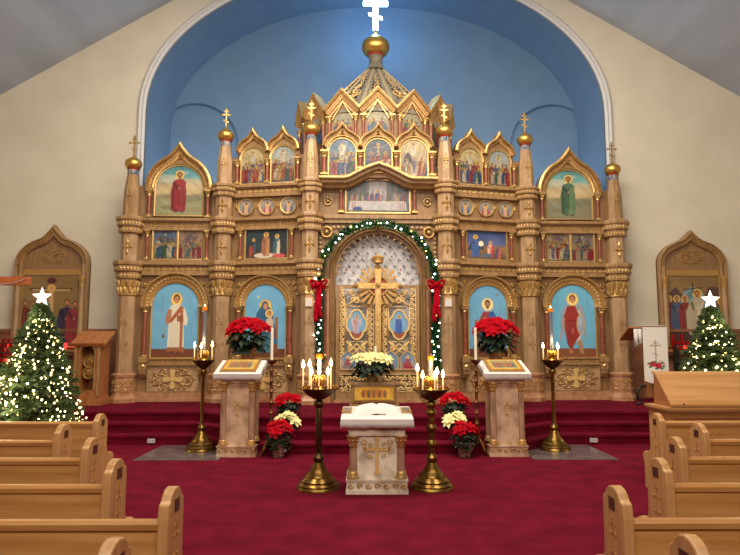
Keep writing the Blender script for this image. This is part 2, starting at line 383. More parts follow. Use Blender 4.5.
def pic_deacon(p, W, H):
    p.soft = .008; p.C[:] = BL; p.noise(3, 20)
    p.poly([(-W, -.1), (W, -.1), (W, H*.115), (-W, H*.115)], (112, 62, 42))
    c = 0.02; z0 = .10; h = H*.80; p.X = p.X*1.17
    p.ell(c, z0+h*.89, .135, .135, (214, 168, 70)); p.ell(c, z0+h*.89, .118, .118, (240, 210, 120))
    wh = (222, 216, 196)
    p.poly([(c-.19, z0+.05), (c+.20, z0+.05), (c+.17, z0+h*.5), (c+.20, z0+h*.55), (c+.19, z0+h*.72), (c+.1, z0+h*.80), (c-.1, z0+h*.80), (c-.19, z0+h*.70), (c-.17, z0+h*.45)], wh)
    p.poly([(c-.20, z0), (c+.21, z0), (c+.20, z0+.10), (c-.19, z0+.10)], (150, 92, 62))
    p.poly([(c+.19, z0+h*.75), (c+.27, z0+h*.55), (c+.25, z0+h*.45), (c+.12, z0+h*.47), (c+.12, z0+h*.7)], wh)
    p.poly([(c-.19, z0+h*.72), (c-.25, z0+h*.55), (c-.21, z0+h*.46), (c-.12, z0+h*.5), (c-.1, z0+h*.72)], (176, 120, 90))
    p.poly([(c+.10, z0+h*.79), (c+.17, z0+h*.74), (c-.10, z0+h*.50), (c-.17, z0+h*.52)], (166, 96, 58))
    p.poly([(c+.09, z0+h*.74), (c+.16, z0+h*.7), (c+.15, z0), (c+.09, z0)], (166, 100, 64))
    p.poly([(c+.02, z0+h*.62), (c+.16, z0+h*.62), (c+.17, z0+h*.50), (c+.02, z0+h*.52)], (150, 88, 52))
    for k in (-.12, -.06, 0, .05): p.line((c+k, z0+.08), (c+k*.8, z0+h*.5), .008, (170, 158, 136), .8)
    p.line((c-.22, z0+h*.55), (c-.27, z0+h*.30), .007, (150, 120, 60)); p.ell(c-.28, z0+h*.27, .03, .04, (120, 80, 50))
    p.ell(c, z0+h*.905, .075, .085, (92, 52, 30)); p.ell(c, z0+h*.88, .052, .075, SK); p.ell(c-.018, z0+h*.89, .009, .006, (40, 24, 18)); p.ell(c+.018, z0+h*.89, .009, .006, (40, 24, 18)); p.line((c-.014, z0+h*.85), (c+.014, z0+h*.85), .006, (130, 60, 46))
    p.ell(c-.08, z0+.0, .05, .02, (90, 56, 40)); p.ell(c+.08, z0, .05, .02, (90, 56, 40))
    script_marks(p, -.30, H*.62, H*.82, sd=1); script_marks(p, .33, H*.66, H*.82, sd=2)
    p.line((.30, H*.30), (.30, H*.46), .006, (70, 120, 150)); p.line((.38, H*.30), (.38, H*.46), .006, (70, 120, 150)); p.line((.30, H*.46), (.38, H*.46), .006, (70, 120, 150))
def pic_mother(p, W, H):
    p.soft = .008; p.C[:] = BL; p.noise(3, 20)
    p.poly([(-W, -.1), (W, -.1), (W, H*.12), (-W, H*.12)], (104, 62, 46))
    p.poly([(-.26, .12), (-.20, .12), (-.20, H*.55), (-.26, H*.55)], (150, 96, 60)); p.poly([(.20, .12), (.26, .12), (.26, H*.55), (.20, H*.55)], (150, 96, 60))
    p.poly([(-.24, .1), (.24, .1), (.22, H*.4), (-.22, H*.4)], (120, 76, 52))
    p.ell(0, H*.70, .13, .13, (206, 160, 70)); p.ell(0, H*.70, .11, .11, (236, 200, 110))
    p.poly([(-.18, .12), (.17, .12), (.21, H*.35), (.15, H*.6), (.04, H*.73), (-.07, H*.72), (-.18, H*.6), (-.22, H*.42), (-.15, H*.3)], (52, 96, 134))
    p.poly([(-.14, .1), (.14, .1), (.11, H*.32), (-.12, H*.32)], (70, 120, 140))
    p.ell(-.01, H*.71, .07, .085, (60, 90, 120)); p.ell(0, H*.695, .045, .062, SK)
    p.ell(.08, H*.60, .08, .08, (236, 200, 110)); p.ell(.08, H*.60, .045, .05, (90, 54, 34)); p.ell(.075, H*.595, .034, .042, SK)
    p.poly([(.0, H*.36), (.15, H*.33), (.17, H*.5), (.12, H*.55), (.02, H*.52)], (206, 180, 160))
    p.line((-.12, H*.5), (.08, H*.42), .035, (80, 120, 150)); p.ell(.08, H*.42, .03, .02, SK)
    for k in (-.1, -.04, .05): p.line((k, .12), (k*.8, H*.33), .008, (36, 66, 96), .8)
    p.ell(.2, H*.22, .06, .05, (40, 110, 150))
    p.ell(-.15, H*.83, .02, .025, (226, 200, 110)); script_marks(p, -.24, H*.58, H*.66, sd=3); script_marks(p, .26, H*.58, H*.66, sd=4)
def pic_christ(p, W, H):
    p.soft = .008; p.C[:] = BL; p.noise(3, 20)
    p.poly([(-W, -.1), (W, -.1), (W, H*.12), (-W, H*.12)], (104, 62, 46))
    for s_ in (-1, 1): p.poly([(s_*.28, .12), (s_*.22, .12), (s_*.22, H*.52), (s_*.28, H*.52)], (160, 104, 70))
    p.ell(-.26, H*.33, .06, .09, (50, 100, 96))
    p.poly([(-.22, .12), (.22, .12), (.24, H*.4), (-.24, H*.4)], (150, 100, 72))
    p.ell(0, H*.73, .13, .13, (226, 196, 120)); p.ell(0, H*.73, .115, .115, (246, 232, 180))
    p.poly([(-.15, .12), (.15, .12), (.2, H*.38), (.2, H*.52), (.12, H*.63), (-.1, H*.63), (-.21, H*.48), (-.2, H*.34)], (150, 66, 74))
    p.poly([(0, H*.3), (.17, .14), (.22, H*.42), (.2, H*.54), (.12, H*.64), (.03, H*.62), (.02, H*.5)], (44, 96, 170))
    p.poly([(-.15, .13), (.12, .13), (.18, H*.33), (-.18, H*.34)], (52, 96, 160))
    p.poly([(.02, H*.40), (.17, H*.41), (.17, H*.50), (.02, H*.49)], (226, 220, 206)); p.line((.095, H*.405), (.095, H*.495), .006, (110, 90, 80))
    for k in (1, 2, 3): p.line((.035, H*(.40+.022*k)), (.16, H*(.407+.022*k)), .003, (120, 110, 110), .8)
    p.line((-.16, H*.5), (-.07, H*.52), .045, (130, 54, 62)); p.ell(-.06, H*.535, .022, .03, SK)
    p.ell(0, H*.745, .062, .075, (92, 58, 34)); p.ell(0, H*.725, .042, .060, SK); p.ell(0, H*.692, .034, .03, (100, 62, 36), .8)
    p.ell(-.014, H*.735, .008, .006, (40, 24, 18)); p.ell(.014, H*.735, .008, .006, (40, 24, 18))
    p.poly([(.18, H*.86), (.22, H*.90), (.26, H*.86)], (140, 130, 90)); script_marks(p, -.24, H*.56, H*.66, sd=5); script_marks(p, .28, H*.58, H*.70, sd=6)
def pic_angel(p, W, H):
    p.soft = .008; p.C[:] = (104, 178, 214); p.noise(3, 20)
    p.poly([(-W, -.1), (W, -.1), (W, H*.12), (-W, H*.12)], (128, 76, 52))
    c = 0; z0 = .08; h = H*.84; p.X = p.X*1.08
    for s_ in (-1, 1):
        p.poly([(s_*.06, z0+h*.78), (s_*.18, z0+h*.80), (s_*.26, z0+h*.66), (s_*.27, z0+h*.42), (s_*.31, z0+h*.20), (s_*.20, z0+h*.34), (s_*.1, z0+h*.55)], (150, 160, 176))
        for k in range(3): p.line((s_*(.26-k*.05), z0+h*.64), (s_*(.28-k*.04), z0+h*(.24+.06*k)), .008, (110, 120, 140), .8)
    p.ell(c, z0+h*.88, .135, .135, (222, 184, 90)); p.ell(c, z0+h*.88, .118, .118, (244, 220, 140))
    p.poly([(c-.10, z0), (c-.03, z0), (c+.0, z0+h*.3), (c+.04, z0+h*.3), (c+.14, z0), (c+.22, z0-.02), (c+.14, z0+h*.4), (c-.1, z0+h*.4)], (176, 128, 90))
    p.poly([(c-.02, z0+h*.16), (c+.16, z0+h*.22), (c+.17, z0+h*.7), (c-.05, z0+h*.7)], (190, 190, 196))
    p.poly([(c-.20, z0+h*.60), (c-.12, z0+h*.77), (c+.05, z0+h*.78), (c+.14, z0+h*.62), (c+.16, z0+h*.32), (c+.02, z0+h*.16), (c-.05, z0+h*.03), (c-.14, z0+h*.14), (c-.18, z0+h*.34)], (150, 48, 44))
    for k in (-.12, -.07, -.02, .04): p.line((c+k, z0+h*.16), (c+k*.7, z0+h*.56), .009, (104, 28, 30), .8)
    p.line((c-.12, z0+h*.53), (c+.1, z0+h*.53), .012, (104, 28, 30)); p.ell(c-.01, z0+h*.36, .03, .07, (186, 90, 76), .7)
    p.ell(c+.17, z0+h*.47, .095, .205, (206, 170, 90)); p.ell(c+.17, z0+h*.47, .080, .185, (150, 164, 186)); p.ell(c+.15, z0+h*.52, .05, .10, (180, 192, 206), .7)
    p.line((c-.19, z0+h*.56), (c-.25, z0+h*.44), .035, SK); p.line((c-.24, z0+h*.44), (c-.30, z0+h*.22), .022, (150, 90, 90)); p.line((c-.24, z0+h*.44), (c-.30, z0+h*.22), .008, (220, 210, 200))
    p.ell(c, z0+h*.895, .072, .080, (104, 62, 36)); p.ell(c, z0+h*.875, .050, .070, SK); p.ell(c-.018, z0+h*.885, .009, .006, (40, 24, 18)); p.ell(c+.018, z0+h*.885, .009, .006, (40, 24, 18))
    script_marks(p, -.34, H*.62, H*.84, sd=7); script_marks(p, .33, H*.66, H*.84, sd=8)
def pic_stand(robe, cloak, sky, ground, x=0):
    def fn(p, W, H):
        p.grad([(0, ground), (H*.38, tuple(g*.9+20 for g in ground)), (H*.44, (206, 186, 140)), (H*.6, (200, 176, 136)), (H*.8, sky), (H, tuple(c*.8 for c in sky))]); p.noise(9, 14, 3)
        p.poly([(-W, H*.38), (-W*.4, H*.44), (W*.2, H*.40), (W, H*.45), (W, H*.36), (-W, H*.33)], (140, 130, 96), .6)
        for (a, z, w2, h2, c) in ((-.7, .36, .5, .05, (150, 140, 110)), (.5, .34, .6, .06, (120, 120, 96)), (-.3, .16, .5, .05, (120, 110, 76)), (.6, .12, .4, .05, (150, 134, 100)), (-.5, .74, .5, .08, (220, 200, 170)), (.45, .68, .45, .06, (214, 190, 150)), (.1, .86, .3, .04, (200, 210, 200))): p.ell(W*a, H*z, W*w2, H*h2, c, .55)
        saint(p, x, .06, H*.84, robe, cloak)
        p.poly([(x-.16, .1), (x-.10, .1), (x-.09, H*.62), (x-.14, H*.60)], tuple(c*.7 for c in cloak), .8); p.noise(7, 60, 8); p.C *= .9
    return fn
def crowd(seed, n0, sky1, sky2, ground, top=None, extra=None, frac=.52, cols=None):
    def fn(p, W, H):
        r = random.Random(seed); p.soft = max(.006, W*.02); n = n0+2
        p.grad([(0, ground), (H*.3, ground), (H*.45, sky1), (H*.75, sky2), (H, sky2)]); p.noise(8, 25, seed)
        if top: p.ell(0, H*.76, W*.30, W*.30, (232, 206, 140), .8); 
        if extra: extra(p, W, H)
        cs = cols or [(150, 40, 44), (52, 84, 130), (60, 100, 70), (196, 160, 96), (176, 90, 60), (120, 110, 130), (206, 190, 160)]
        for row in range(2):
            k = n if row else n-1
            for i in range(k):
                x = -W*.82+1.64*W*(i+.5*(1-row)+.0)/max(1, k-(1 if row else 0)) if k > 1 else 0
                hh = H*frac*(1-.12*row)*r.uniform(.9, 1.06)
                saint(p, x, H*(.12-.09*row), hh, r.choice(cs), r.choice(cs), halo=(224, 186, 96) if r.random() < .5 else None)
        if top: saint(p, 0, H*.55, H*.36, top, top)
        p.noise(15, 90, seed); p.noise(8, 160, seed+5); p.C *= .74
    return fn
def x_crossfig(p, W, H):
    p.line((0, H*.1), (0, H*.92), W*.09, (90, 60, 44)); p.line((-W*.45, H*.78), (W*.45, H*.78), W*.07, (90, 60, 44))
    p.line((0, H*.78), (0, H*.40), W*.14, (210, 176, 140)); p.line((-W*.4, H*.76), (W*.4, H*.76), W*.06, (210, 176, 140)); p.ell(0, H*.84, W*.12, W*.12, (226, 190, 100)); p.ell(0, H*.83, W*.07, W*.08, SK)
    p.line((-W*.06, H*.52), (W*.06, H*.52), W*.14, (226, 216, 200))
def x_arch(p, W, H):
    p.poly([(-W, H*.3), (W, H*.3), (W, H), (-W, H)], (150, 118, 96)); p.poly([(-W*.9, H*.3), (-W*.55, H*.3), (-W*.55, H), (-W*.9, H)], (176, 150, 120)); p.poly([(W*.9, H*.3), (W*.55, H*.3), (W*.55, H), (W*.9, H)], (176, 150, 120)); p.ell(0, H*.62, W*.38, H*.26, (120, 96, 110))
def x_tomb(p, W, H):
    p.ell(-W*.45, H*.35, W*.35, H*.3, (84, 66, 76)); p.poly([(-W*.9, .0), (W*.3, 0), (W*.2, H*.16), (-W*.8, H*.16)], (216, 206, 180))
def x_star(p, W, H):
    p.ell(0, H*.86, W*.07, W*.07, (250, 236, 170)); p.poly([(-W*.9, H*.45), (-W*.3, H*.9), (W*.1, H*.5)], (90, 84, 80), .8); p.poly([(W*.9, H*.4), (W*.5, H*.8), (0, H*.45)], (110, 100, 84), .8)
def pic_night(p, W, H):
    p.grad([(0, (80, 60, 50)), (H*.3, (50, 52, 56)), (H, (26, 40, 52))]); p.noise(7, 12, 5)
    for k in range(5): p.poly([(-W+k*.2, H*.35), (-W+k*.2+.06, H), (-W+k*.2+.12, H), (-W+k*.2+.05, H*.3)], (30, 62, 66), .7)
    p.ell(-W*.1, H*.1, W*.5, H*.09, (196, 186, 170)); saint(p, -W*.62, .1, H*.52, (70, 80, 96), (50, 60, 76)); saint(p, -W*.02, .04, H*.84, (170, 120, 84), (150, 100, 70)); saint(p, W*.5, .06, H*.72, (196, 186, 160), (60, 96, 110)); p.ell(W*.6, H*.08, W*.3, H*.07, (190, 80, 90)); p.ell(-W*.75, H*.25, W*.1, H*.2, (150, 60, 50))
def pic_well(p, W, H):
    p.grad([(0, (96, 80, 70)), (H*.4, (150, 110, 80)), (H*.55, (84, 96, 140)), (H, (54, 74, 120))]); p.noise(9, 14, 9)
    p.poly([(-W, H*.3), (-W*.55, H*.85), (-W*.1, H*.35)], (60, 66, 80)); saint(p, -W*.55, .03, H*.80, (60, 96, 150), (70, 100, 160)); p.ell(-W*.28, H*.55, W*.13, W*.13, (236, 226, 200)); saint(p, W*.2, .03, H*.6, (190, 60, 90), (226, 176, 150)); saint(p, W*.6, .0, H*.5, (200, 96, 80), (90, 80, 110), halo=None); p.ell(0, .08, W*.3, H*.07, (84, 100, 120))
def pic_supper(p, W, H):      # a plain banquet table scene in similar colours
    p.grad([(0, (80, 84, 96)), (H*.2, (70, 78, 96)), (H*.42, (150, 150, 156)), (H*.6, (110, 112, 118)), (H, (120, 116, 116))]); p.noise(6, 16, 2)
    for x in (-.56, -.42, -.28, .28, .42, .56): p.poly([(x-.035, H*.35), (x+.035, H*.35), (x+.035, H), (x-.035, H)], (86, 104, 112)); p.line((x-.02, H*.35), (x-.02, H), .008, (130, 146, 150), .8)
    p.poly([(-.17, H*.35), (.17, H*.35), (.17, H*.92), (0, H*1.02), (-.17, H*.92)], (206, 170, 150)); p.poly([(-.17, H*.55), (.17, H*.55), (.17, H*.92), (-.17, H*.92)], (170, 176, 196), .7)
    r = random.Random(11); cs = [(70, 90, 130), (160, 70, 66), (120, 110, 84), (90, 100, 80), (176, 150, 120), (150, 140, 160)]
    for i in range(11):
        x = -.54+1.08*i/10
        if abs(x) > .08: saint(p, x, H*.24+r.uniform(-.01, .015), H*.40, r.choice(cs), r.choice(cs), halo=None, feet=False)
    saint(p, 0, H*.22, H*.46, (180, 80, 76), (64, 96, 160), halo=(240, 196, 90), feet=False)
    p.poly([(-.58, H*.06), (.58, H*.06), (.55, H*.32), (-.55, H*.32)], (206, 202, 204)); p.line((-.55, H*.32), (.55, H*.32), .012, (236, 226, 210))
    for x in (-.5, -.46, .40, .44, .48, .52): p.line((x, H*.08), (x, H*.3), .012, (176, 96, 106), .8)
    for i in range(9): p.ell(-.48+.12*i, H*.335, .018, .010, (226, 200, 150))
    p.ell(-.40, H*.10, .09, .05, (50, 80, 150)); p.poly([(-.63, 0), (.63, 0), (.63, H*.06), (-.63, H*.06)], (96, 84, 66)); p.noise(8, 60, 5); p.C *= .78
def pic_bust(a, b_):
    def fn(p, W, H):
        p.C[:] = (140, 134, 130); p.noise(9, 40, 4); p.soft = .008; c = H/2
        p.ell(0, c-.08, .085, .09, a); p.poly([(-.05, c-.16), (.03, c-.16), (.04, c), (-.04, c)], b_); p.ell(0, c+.045, .045, .045, (214, 184, 110)); p.ell(0, c+.045, .026, .032, SK); p.ell(0, c+.065, .028, .018, (80, 52, 36))
    return fn
def pic_small(a, b_, angel=False):
    def fn(p, W, H):
        p.C[:] = (112, 160, 196); p.noise(3, 30); p.soft = .006
        p.poly([(-W, 0), (W, 0), (W, H*.22), (-W*.2, H*.28), (-W, H*.2)], (140, 78, 54))
        if angel: p.poly([(-.02, H*.65), (-.11, H*.75), (-.08, H*.4)], (190, 176, 176)); p.poly([(.02, H*.65), (.10, H*.72), (.07, H*.4)], (190, 176, 176))
        saint(p, 0, H*.16, H*.68, a, b_)
    return fn
def pic_seat(a, b_):
    def fn(p, W, H):
        p.C[:] = (104, 140, 176); p.noise(5, 40, 3); p.soft = .006
        p.poly([(-W*.8, 0), (W*.8, 0), (W*.5, H*.4), (-W*.5, H*.4)], b_); p.poly([(-W*.4, H*.2), (W*.4, H*.2), (W*.25, H*.6), (-W*.25, H*.6)], a); p.ell(0, H*.68, W*.24, W*.24, (220, 190, 110)); p.ell(0, H*.68, W*.14, W*.17, SK); p.poly([(-W*.75, H*.05), (-W*.55, H*.05), (-W*.55, H*.45), (-W*.75, H*.45)], (160, 110, 70))
    return fn
def pic_crucifix(p, W, H):
    p.C[:] = (132, 106, 66); p.noise(6, 8, 2); p.soft = .012
    p.poly([(-W, 0), (W, 0), (W, H*.24), (-W, H*.26)], (84, 88, 76)); p.poly([(-.05, 0), (.4, 0), (.38, H*.36), (.1, H*.40), (-.0, H*.30)], (96, 116, 100)); p.poly([(-W, 0), (-.1, 0), (-.1, H*.2), (-W, H*.3)], (110, 70, 56))
    p.line((0, H*.12), (0, H*.96), .05, (70, 40, 34)); p.line((-.42, H*.80), (.42, H*.80), .05, (70, 40, 34)); p.ell(0, H*.92, .10, .06, (80, 36, 36))
    p.line((0, H*.78), (0.02, H*.45), .09, (196, 160, 110)); p.line((-.38, H*.79), (.38, H*.79), .03, (196, 160, 110)); p.ell(0, H*.815, .085, .085, (210, 170, 90)); p.ell(0, H*.81, .045, .055, SK)
    saint(p, -.52, .12, H*.58, (110, 40, 36), (120, 44, 40), halo=None); saint(p, -.36, .12, H*.57, (120, 50, 40), (100, 36, 40), halo=None); saint(p, .34, .0, H*.68, (40, 34, 56), (46, 40, 66), halo=None); saint(p, .5, .05, H*.62, (120, 36, 50), (130, 44, 56), halo=None)
    for i in range(16): p.line((-.5+.065*i, H*.90), (-.5+.065*i+.02, H*.915), .008, (110, 70, 50)) if abs(-.5+.065*i) > .13 else None
def pic_descent(p, W, H):
    p.C[:] = (132, 106, 66); p.noise(6, 8, 2); p.soft = .012
    p.poly([(-W, H*.15), (-W, H*.74), (-.35, H*.84), (-.2, H*.70), (.25, H*.72), (.32, H*.84), (W, H*.84), (W, H*.1)], (86, 60, 58)); p.poly([(-W, 0), (W, 0), (W, H*.25), (-W, H*.25)], (70, 44, 44))
    p.ell(0, H*.50, .30, .50, (120, 150, 160)); p.ell(0, H*.50, .23, .42, (90, 124, 140)); p.ell(0, H*.5, .15, .3, (120, 150, 160))
    for i in range(3): saint(p, -.52+.17*i, H*.22, H*.50, [(110, 40, 50), (60, 80, 110), (120, 50, 46)][i], [(96, 36, 50), (70, 84, 110), (130, 50, 50)][i], halo=(206, 170, 96))
    for i in range(2): saint(p, .40+.16*i, H*.22, H*.46, [(110, 70, 46), (60, 80, 90)][i], [(90, 50, 46), (96, 60, 60)][i])
    saint(p, .02, H*.15, H*.66, (196, 186, 160), (176, 166, 140), halo=(220, 180, 90), lean=.06)
    p.line((-.2, H*.8), (.2, H*.83), .02, (50, 30, 30)); p.line((.0, H*.76), (.0, H*.90), .02, (50, 30, 30))
    for i in range(10): p.line((-.3+.06*i, H*.93), (-.3+.06*i+.02, H*.945), .008, (110, 70, 50))
def pic_table_icon(seed, a, b_):
    def fn(p, W, H):
        p.C[:] = (206, 160, 66); p.noise(10, 30, seed); p.soft = .01
        p.poly([(-W*.8, H*.12), (W*.8, H*.12), (W*.8, H*.88), (-W*.8, H*.88)], a); p.ell(0, H*.5, W*.7, H*.30, b_, .8)
        for i in range(5): saint(p, -W*.55+W*.275*i, H*.2, H*.58, [(150, 70, 50), (90, 100, 90), (170, 120, 70)][i % 3], (150, 110, 80))
    return fn
def painting(name, Mx, y, x0, x1, bot, top, nx, nz, fn, parent, label=None):
    """painted panel in the local plane y, between bot(x) and top(x)"""
    xs = np.linspace(x0, x1, nx); ts = np.linspace(0, 1, nz); xc = (x0+x1)/2; W = (x1-x0)/2
    tz = np.array([top(x) for x in xs]); bz = np.array([bot(x) for x in xs]); z0 = bz.min(); H = tz.max()-z0
    Z = bz[None, :]+(tz-bz)[None, :]*ts[:, None]; X = np.tile(xs, (nz, 1))
    p = Pic(X.ravel()-xc, Z.ravel()-z0, (128, 128, 128)); fn(p, W, H)
    m = MB(Mx); vs = [(a, y, b_) for a, b_ in zip(X.ravel(), Z.ravel())]
    fs = [(j*nx+i, j*nx+i+1, (j+1)*nx+i+1, (j+1)*nx+i) for j in range(nz-1) for i in range(nx-1)]
    # give the panel a real thickness
    n = len(vs); ring = [i for i in range(nx)]+[j*nx+nx-1 for j in range(1, nz)]+[(nz-1)*nx+i for i in range(nx-2, -1, -1)]+[j*nx for j in range(nz-2, 0, -1)]
    vs += [(vs[i][0], y+.015, vs[i][2]) for i in ring]; k = len(ring)
    fs += [(ring[i], n+i, n+(i+1) % k, ring[(i+1) % k]) for i in range(k)]
    m.add(vs, fs); o = m.build(name, M['paint'], parent, label=label)
    ca = o.data.color_attributes.new('paint', 'FLOAT_COLOR', 'POINT')
    C = np.ones((len(vs), 4)); C[:n, :3] = lin(np.clip(p.C, 0, 255)); C[n:, :3] = lin((150, 110, 60)); ca.data.foreach_set('color', C.ravel().astype(np.float32))
    return o

# ------------------------------------------------------------ iconostasis
def spiral(cx, cz, r, a0, turns, n=18, r1=.15):
    return [(cx+r*(1-(1-r1)*i/n)*math.cos(a0+turns*2*PI*i/n), cz+r*(1-(1-r1)*i/n)*math.sin(a0+turns*2*PI*i/n)) for i in range(n+1)]
def t2(m, pts, y, r, n=5): m.tube([(x, y, z) for x, z in pts], r, n)
ICO = thing('iconostasis', 'tall carved oak and gilded icon screen with onion domes standing on the red carpeted platform', 'icon screen', (0, 11.9, .45))
def threebar(m, cx, cz, h, y, t=.016, d=.02):       # three barred cross standing up, in front of y
    m.box(cx-t/2, cx+t/2, y-d, y, cz, cz+h)
    m.box(cx-h*.24, cx+h*.24, y-d, y, cz+h*.60, cz+h*.60+t); m.box(cx-h*.12, cx+h*.12, y-d, y, cz+h*.80, cz+h*.80+t)
    m.prism([(cx-h*.15, cz+h*.36), (cx-h*.15, cz+h*.36-t), (cx+h*.15, cz+h*.24-t), (cx+h*.15, cz+h*.24)][::-1], y-d, y)
    for (x, z) in ((cx-h*.24, cz+h*.60+t/2), (cx+h*.24, cz+h*.60+t/2), (cx, cz+h)): m.ball((x, y-d/2, z), t*.9, 6, 4)
def relief_cross(m, cx, cz, w_, h, y):       # gilded lozenge cross as on the column faces
    for (dx, dz, rx, rz) in ((0, h*.28, w_*.16, h*.24), (0, -h*.28, w_*.16, h*.24), (-w_*.3, 0, w_*.24, h*.08), (w_*.3, 0, w_*.24, h*.08), (0, 0, w_*.22, w_*.22)): m.gem(cx+dx, cz+dz, rx, rz, y, .03)
    for sx_ in (-1, 1):
        for sz_ in (-1, 1): m.ball((cx+sx_*w_*.17, y, cz+sz_*w_*.17), .014, 6, 4)
def cupola(parent, cx, cy, z, r=.165, H=.27):
    m = MB(); prof = [(r*.62, 0), (r*.80, .06), (r*.98, .25), (r, .42), (r*.9, .60), (r*.62, .76), (r*.3, .88), (r*.12, .97), (r*.10, 1.02)]
    m.lathe(cx, cy, [(a, z+b_*H) for a, b_ in prof], 24); m.ball((cx, cy, z+H*1.10), .024)
    m.build('cupola', M['domeg'], parent, smooth=True)
    m = MB(); threebar(m, cx, z+H*1.15, .36, cy+.01, .028, .022); m.build('cupola_cross', M['gold'], parent)
def column(cx, cy, kind):
    ph = PI/8; s8 = 1/math.cos(PI/8)
    def L(m, prof): m.lathe(cx, cy, [(r*s8, z) for r, z in prof], 8, ph)
    m = MB(); L(m, [(.160, .99), (.152, 2.50), (.15, 2.5), (.15, 2.85), (.175, 2.85), (.155, 3.14), (.152, 3.72), (.17, 3.9)])
    if kind > 1: L(m, [(.155, 4.0), (.155, 4.5)])
    c = m.build('column', M['oak_lit'], ICO)
    # pedestal
    m = MB(); L(m, [(.25, .45), (.25, .52), (.22, .56), (.205, .60), (.20, .90), (.215, .93), (.225, .97), (.18, 1.0)]); m.build('pedestal', M['rmar'], c)
    m = MB(); r = random.Random(int(cx*100))
    for k in (-1, 0, 1):
        R = Matrix.Translation((cx, cy, 0)) @ Matrix.Rotation(k*PI/4, 4, 'Z'); m.M = R
        for s_ in (-1, 1):
            t2(m, spiral(s_*.045, .82, .04, 0 if s_ > 0 else PI, s_*1.2), -.205, .009, 4); t2(m, spiral(s_*.045, .68, .04, PI if s_ > 0 else 0, s_*1.2), -.205, .009, 4); t2(m, spiral(s_*.03, .75, .03, 0, s_*1.0), -.205, .007, 4)
    m.build('pedestal_scrollwork', M['gold'], c)
    # gilded leaf capital
    m = MB(); L(m, [(.15, 2.47), (.175, 2.50), (.17, 2.53), (.16, 2.56), (.165, 2.70), (.185, 2.78), (.175, 2.82)])
    for row, (z0, r0, r1) in enumerate(((2.53, .16, .185), (2.66, .165, .205))):
        for k in range(12):
            a = 2*PI*(k+.5*row)/12; ca, sa = math.cos(a), math.sin(a)
            m.tube([(cx+r0*ca, cy+r0*sa, z0), (cx+(r0+.02)*ca, cy+(r0+.02)*sa, z0+.07), (cx+r1*ca, cy+r1*sa, z0+.12), (cx+(r1+.01)*ca, cy+(r1+.01)*sa, z0+.10)], [.032, .036, .026, .01], 5)
    m.build('capital', M['gold'], c, smooth=True)
    # octagonal cornices
    def corn(z0, z1, R):
        h = z1-z0; m = MB(); L(m, [(.17, z0-.02), (R*.80, z0), (R*.82, z0+h*.30), (R*.78, z0+h*.34), (R*.92, z0+h*.42), (R*.92, z0+h*.70), (R, z0+h*.78), (R, z0+h*.90), (R*.96, z1), (.1, z1+.01)])
        m.build('cornice', M['oak'], c)
        m = MB()
        for k in (-2, -1, 0, 1, 2):
            m.M = Matrix.Translation((cx, cy, 0)) @ Matrix.Rotation(k*PI/4, 4, 'Z')
            for i in range(3):
                for (zz, rr) in ((z0+h*.17, R*.81), (z0+h*.56, R*.925)):
                    m.gem((i-1)*R*.24, zz, R*.10, h*.11, -rr+.004, .016)
        m.build('cornice_lozenges', M['goldp'], c)
    corn(2.82, 3.16, .275); corn(3.72, 4.04, .26)
    m = MB(); relief_cross(m, cx, 3.43, .20, .36, cy-.153); m.build('cross_ornament', M['gold'], c)
    # low relief spray on the shaft
    m = MB()
    for z, k in ((1.95, 1), (1.55, -1)):
        for s_ in (-1, 1): t2(m, spiral(cx+s_*.05, z, .045, PI/2, s_*k*1.1, 12), cy-.160, .007, 4)
        m.gem(cx, z+.09*k, .02, .06, cy-.158, .012)
    m.tube([(cx, cy-.160, 1.4), (cx, cy-.160, 2.05)], .006, 4); m.build('shaft_relief', M['oak'], c)
    if kind > 1:
        m = MB(); relief_cross(m, cx, 4.26, .21, .34, cy-.156); m.build('cross_ornament', M['gold'], c)
        corn(4.47, 4.70, .25); zt = 4.70
    else: zt = 4.04
    zn = 5.50 if kind > 1 else 4.90
    m = MB(); L(m, [(.165, zt), (.15, zt+.05), (.14, zt+(zn-zt)*.60), (.12, zn-.18), (.105, zn-.06), (.10, zn)]); m.build('turret', M['oak_lit'] if kind > 1 else M['oak'], c)
    m = MB(); m.box(cx-.008, cx+.008, cy-.165, cy-.13, zt+.22, zt+.58); m.box(cx-.05, cx+.05, cy-.165, cy-.13, zt+.40, zt+.415); relief_cross(m, cx, zt+.42, .11, .3, cy-.145); m.build('turret_cross', M['gold'], c)
    m = MB(); m.lathe(cx, cy, [(.105, zn), (.105, zn+.10)], 16); m.build('turret_band', M['blueband'], c, smooth=True)
    m = MB(); m.lathe(cx, cy, [(.11, zn+.10), (.12, zn+.115), (.11, zn+.13)], 16); m.build('turret_ring', M['redband'], c, smooth=True)
    cupola(c, cx, cy, zn+.125)
    return c
for s_ in (-1, 1):
    column(s_*4.87, 11.88, 1); column(s_*3.05, 11.86, 2); column(s_*1.31, 11.42, 3)

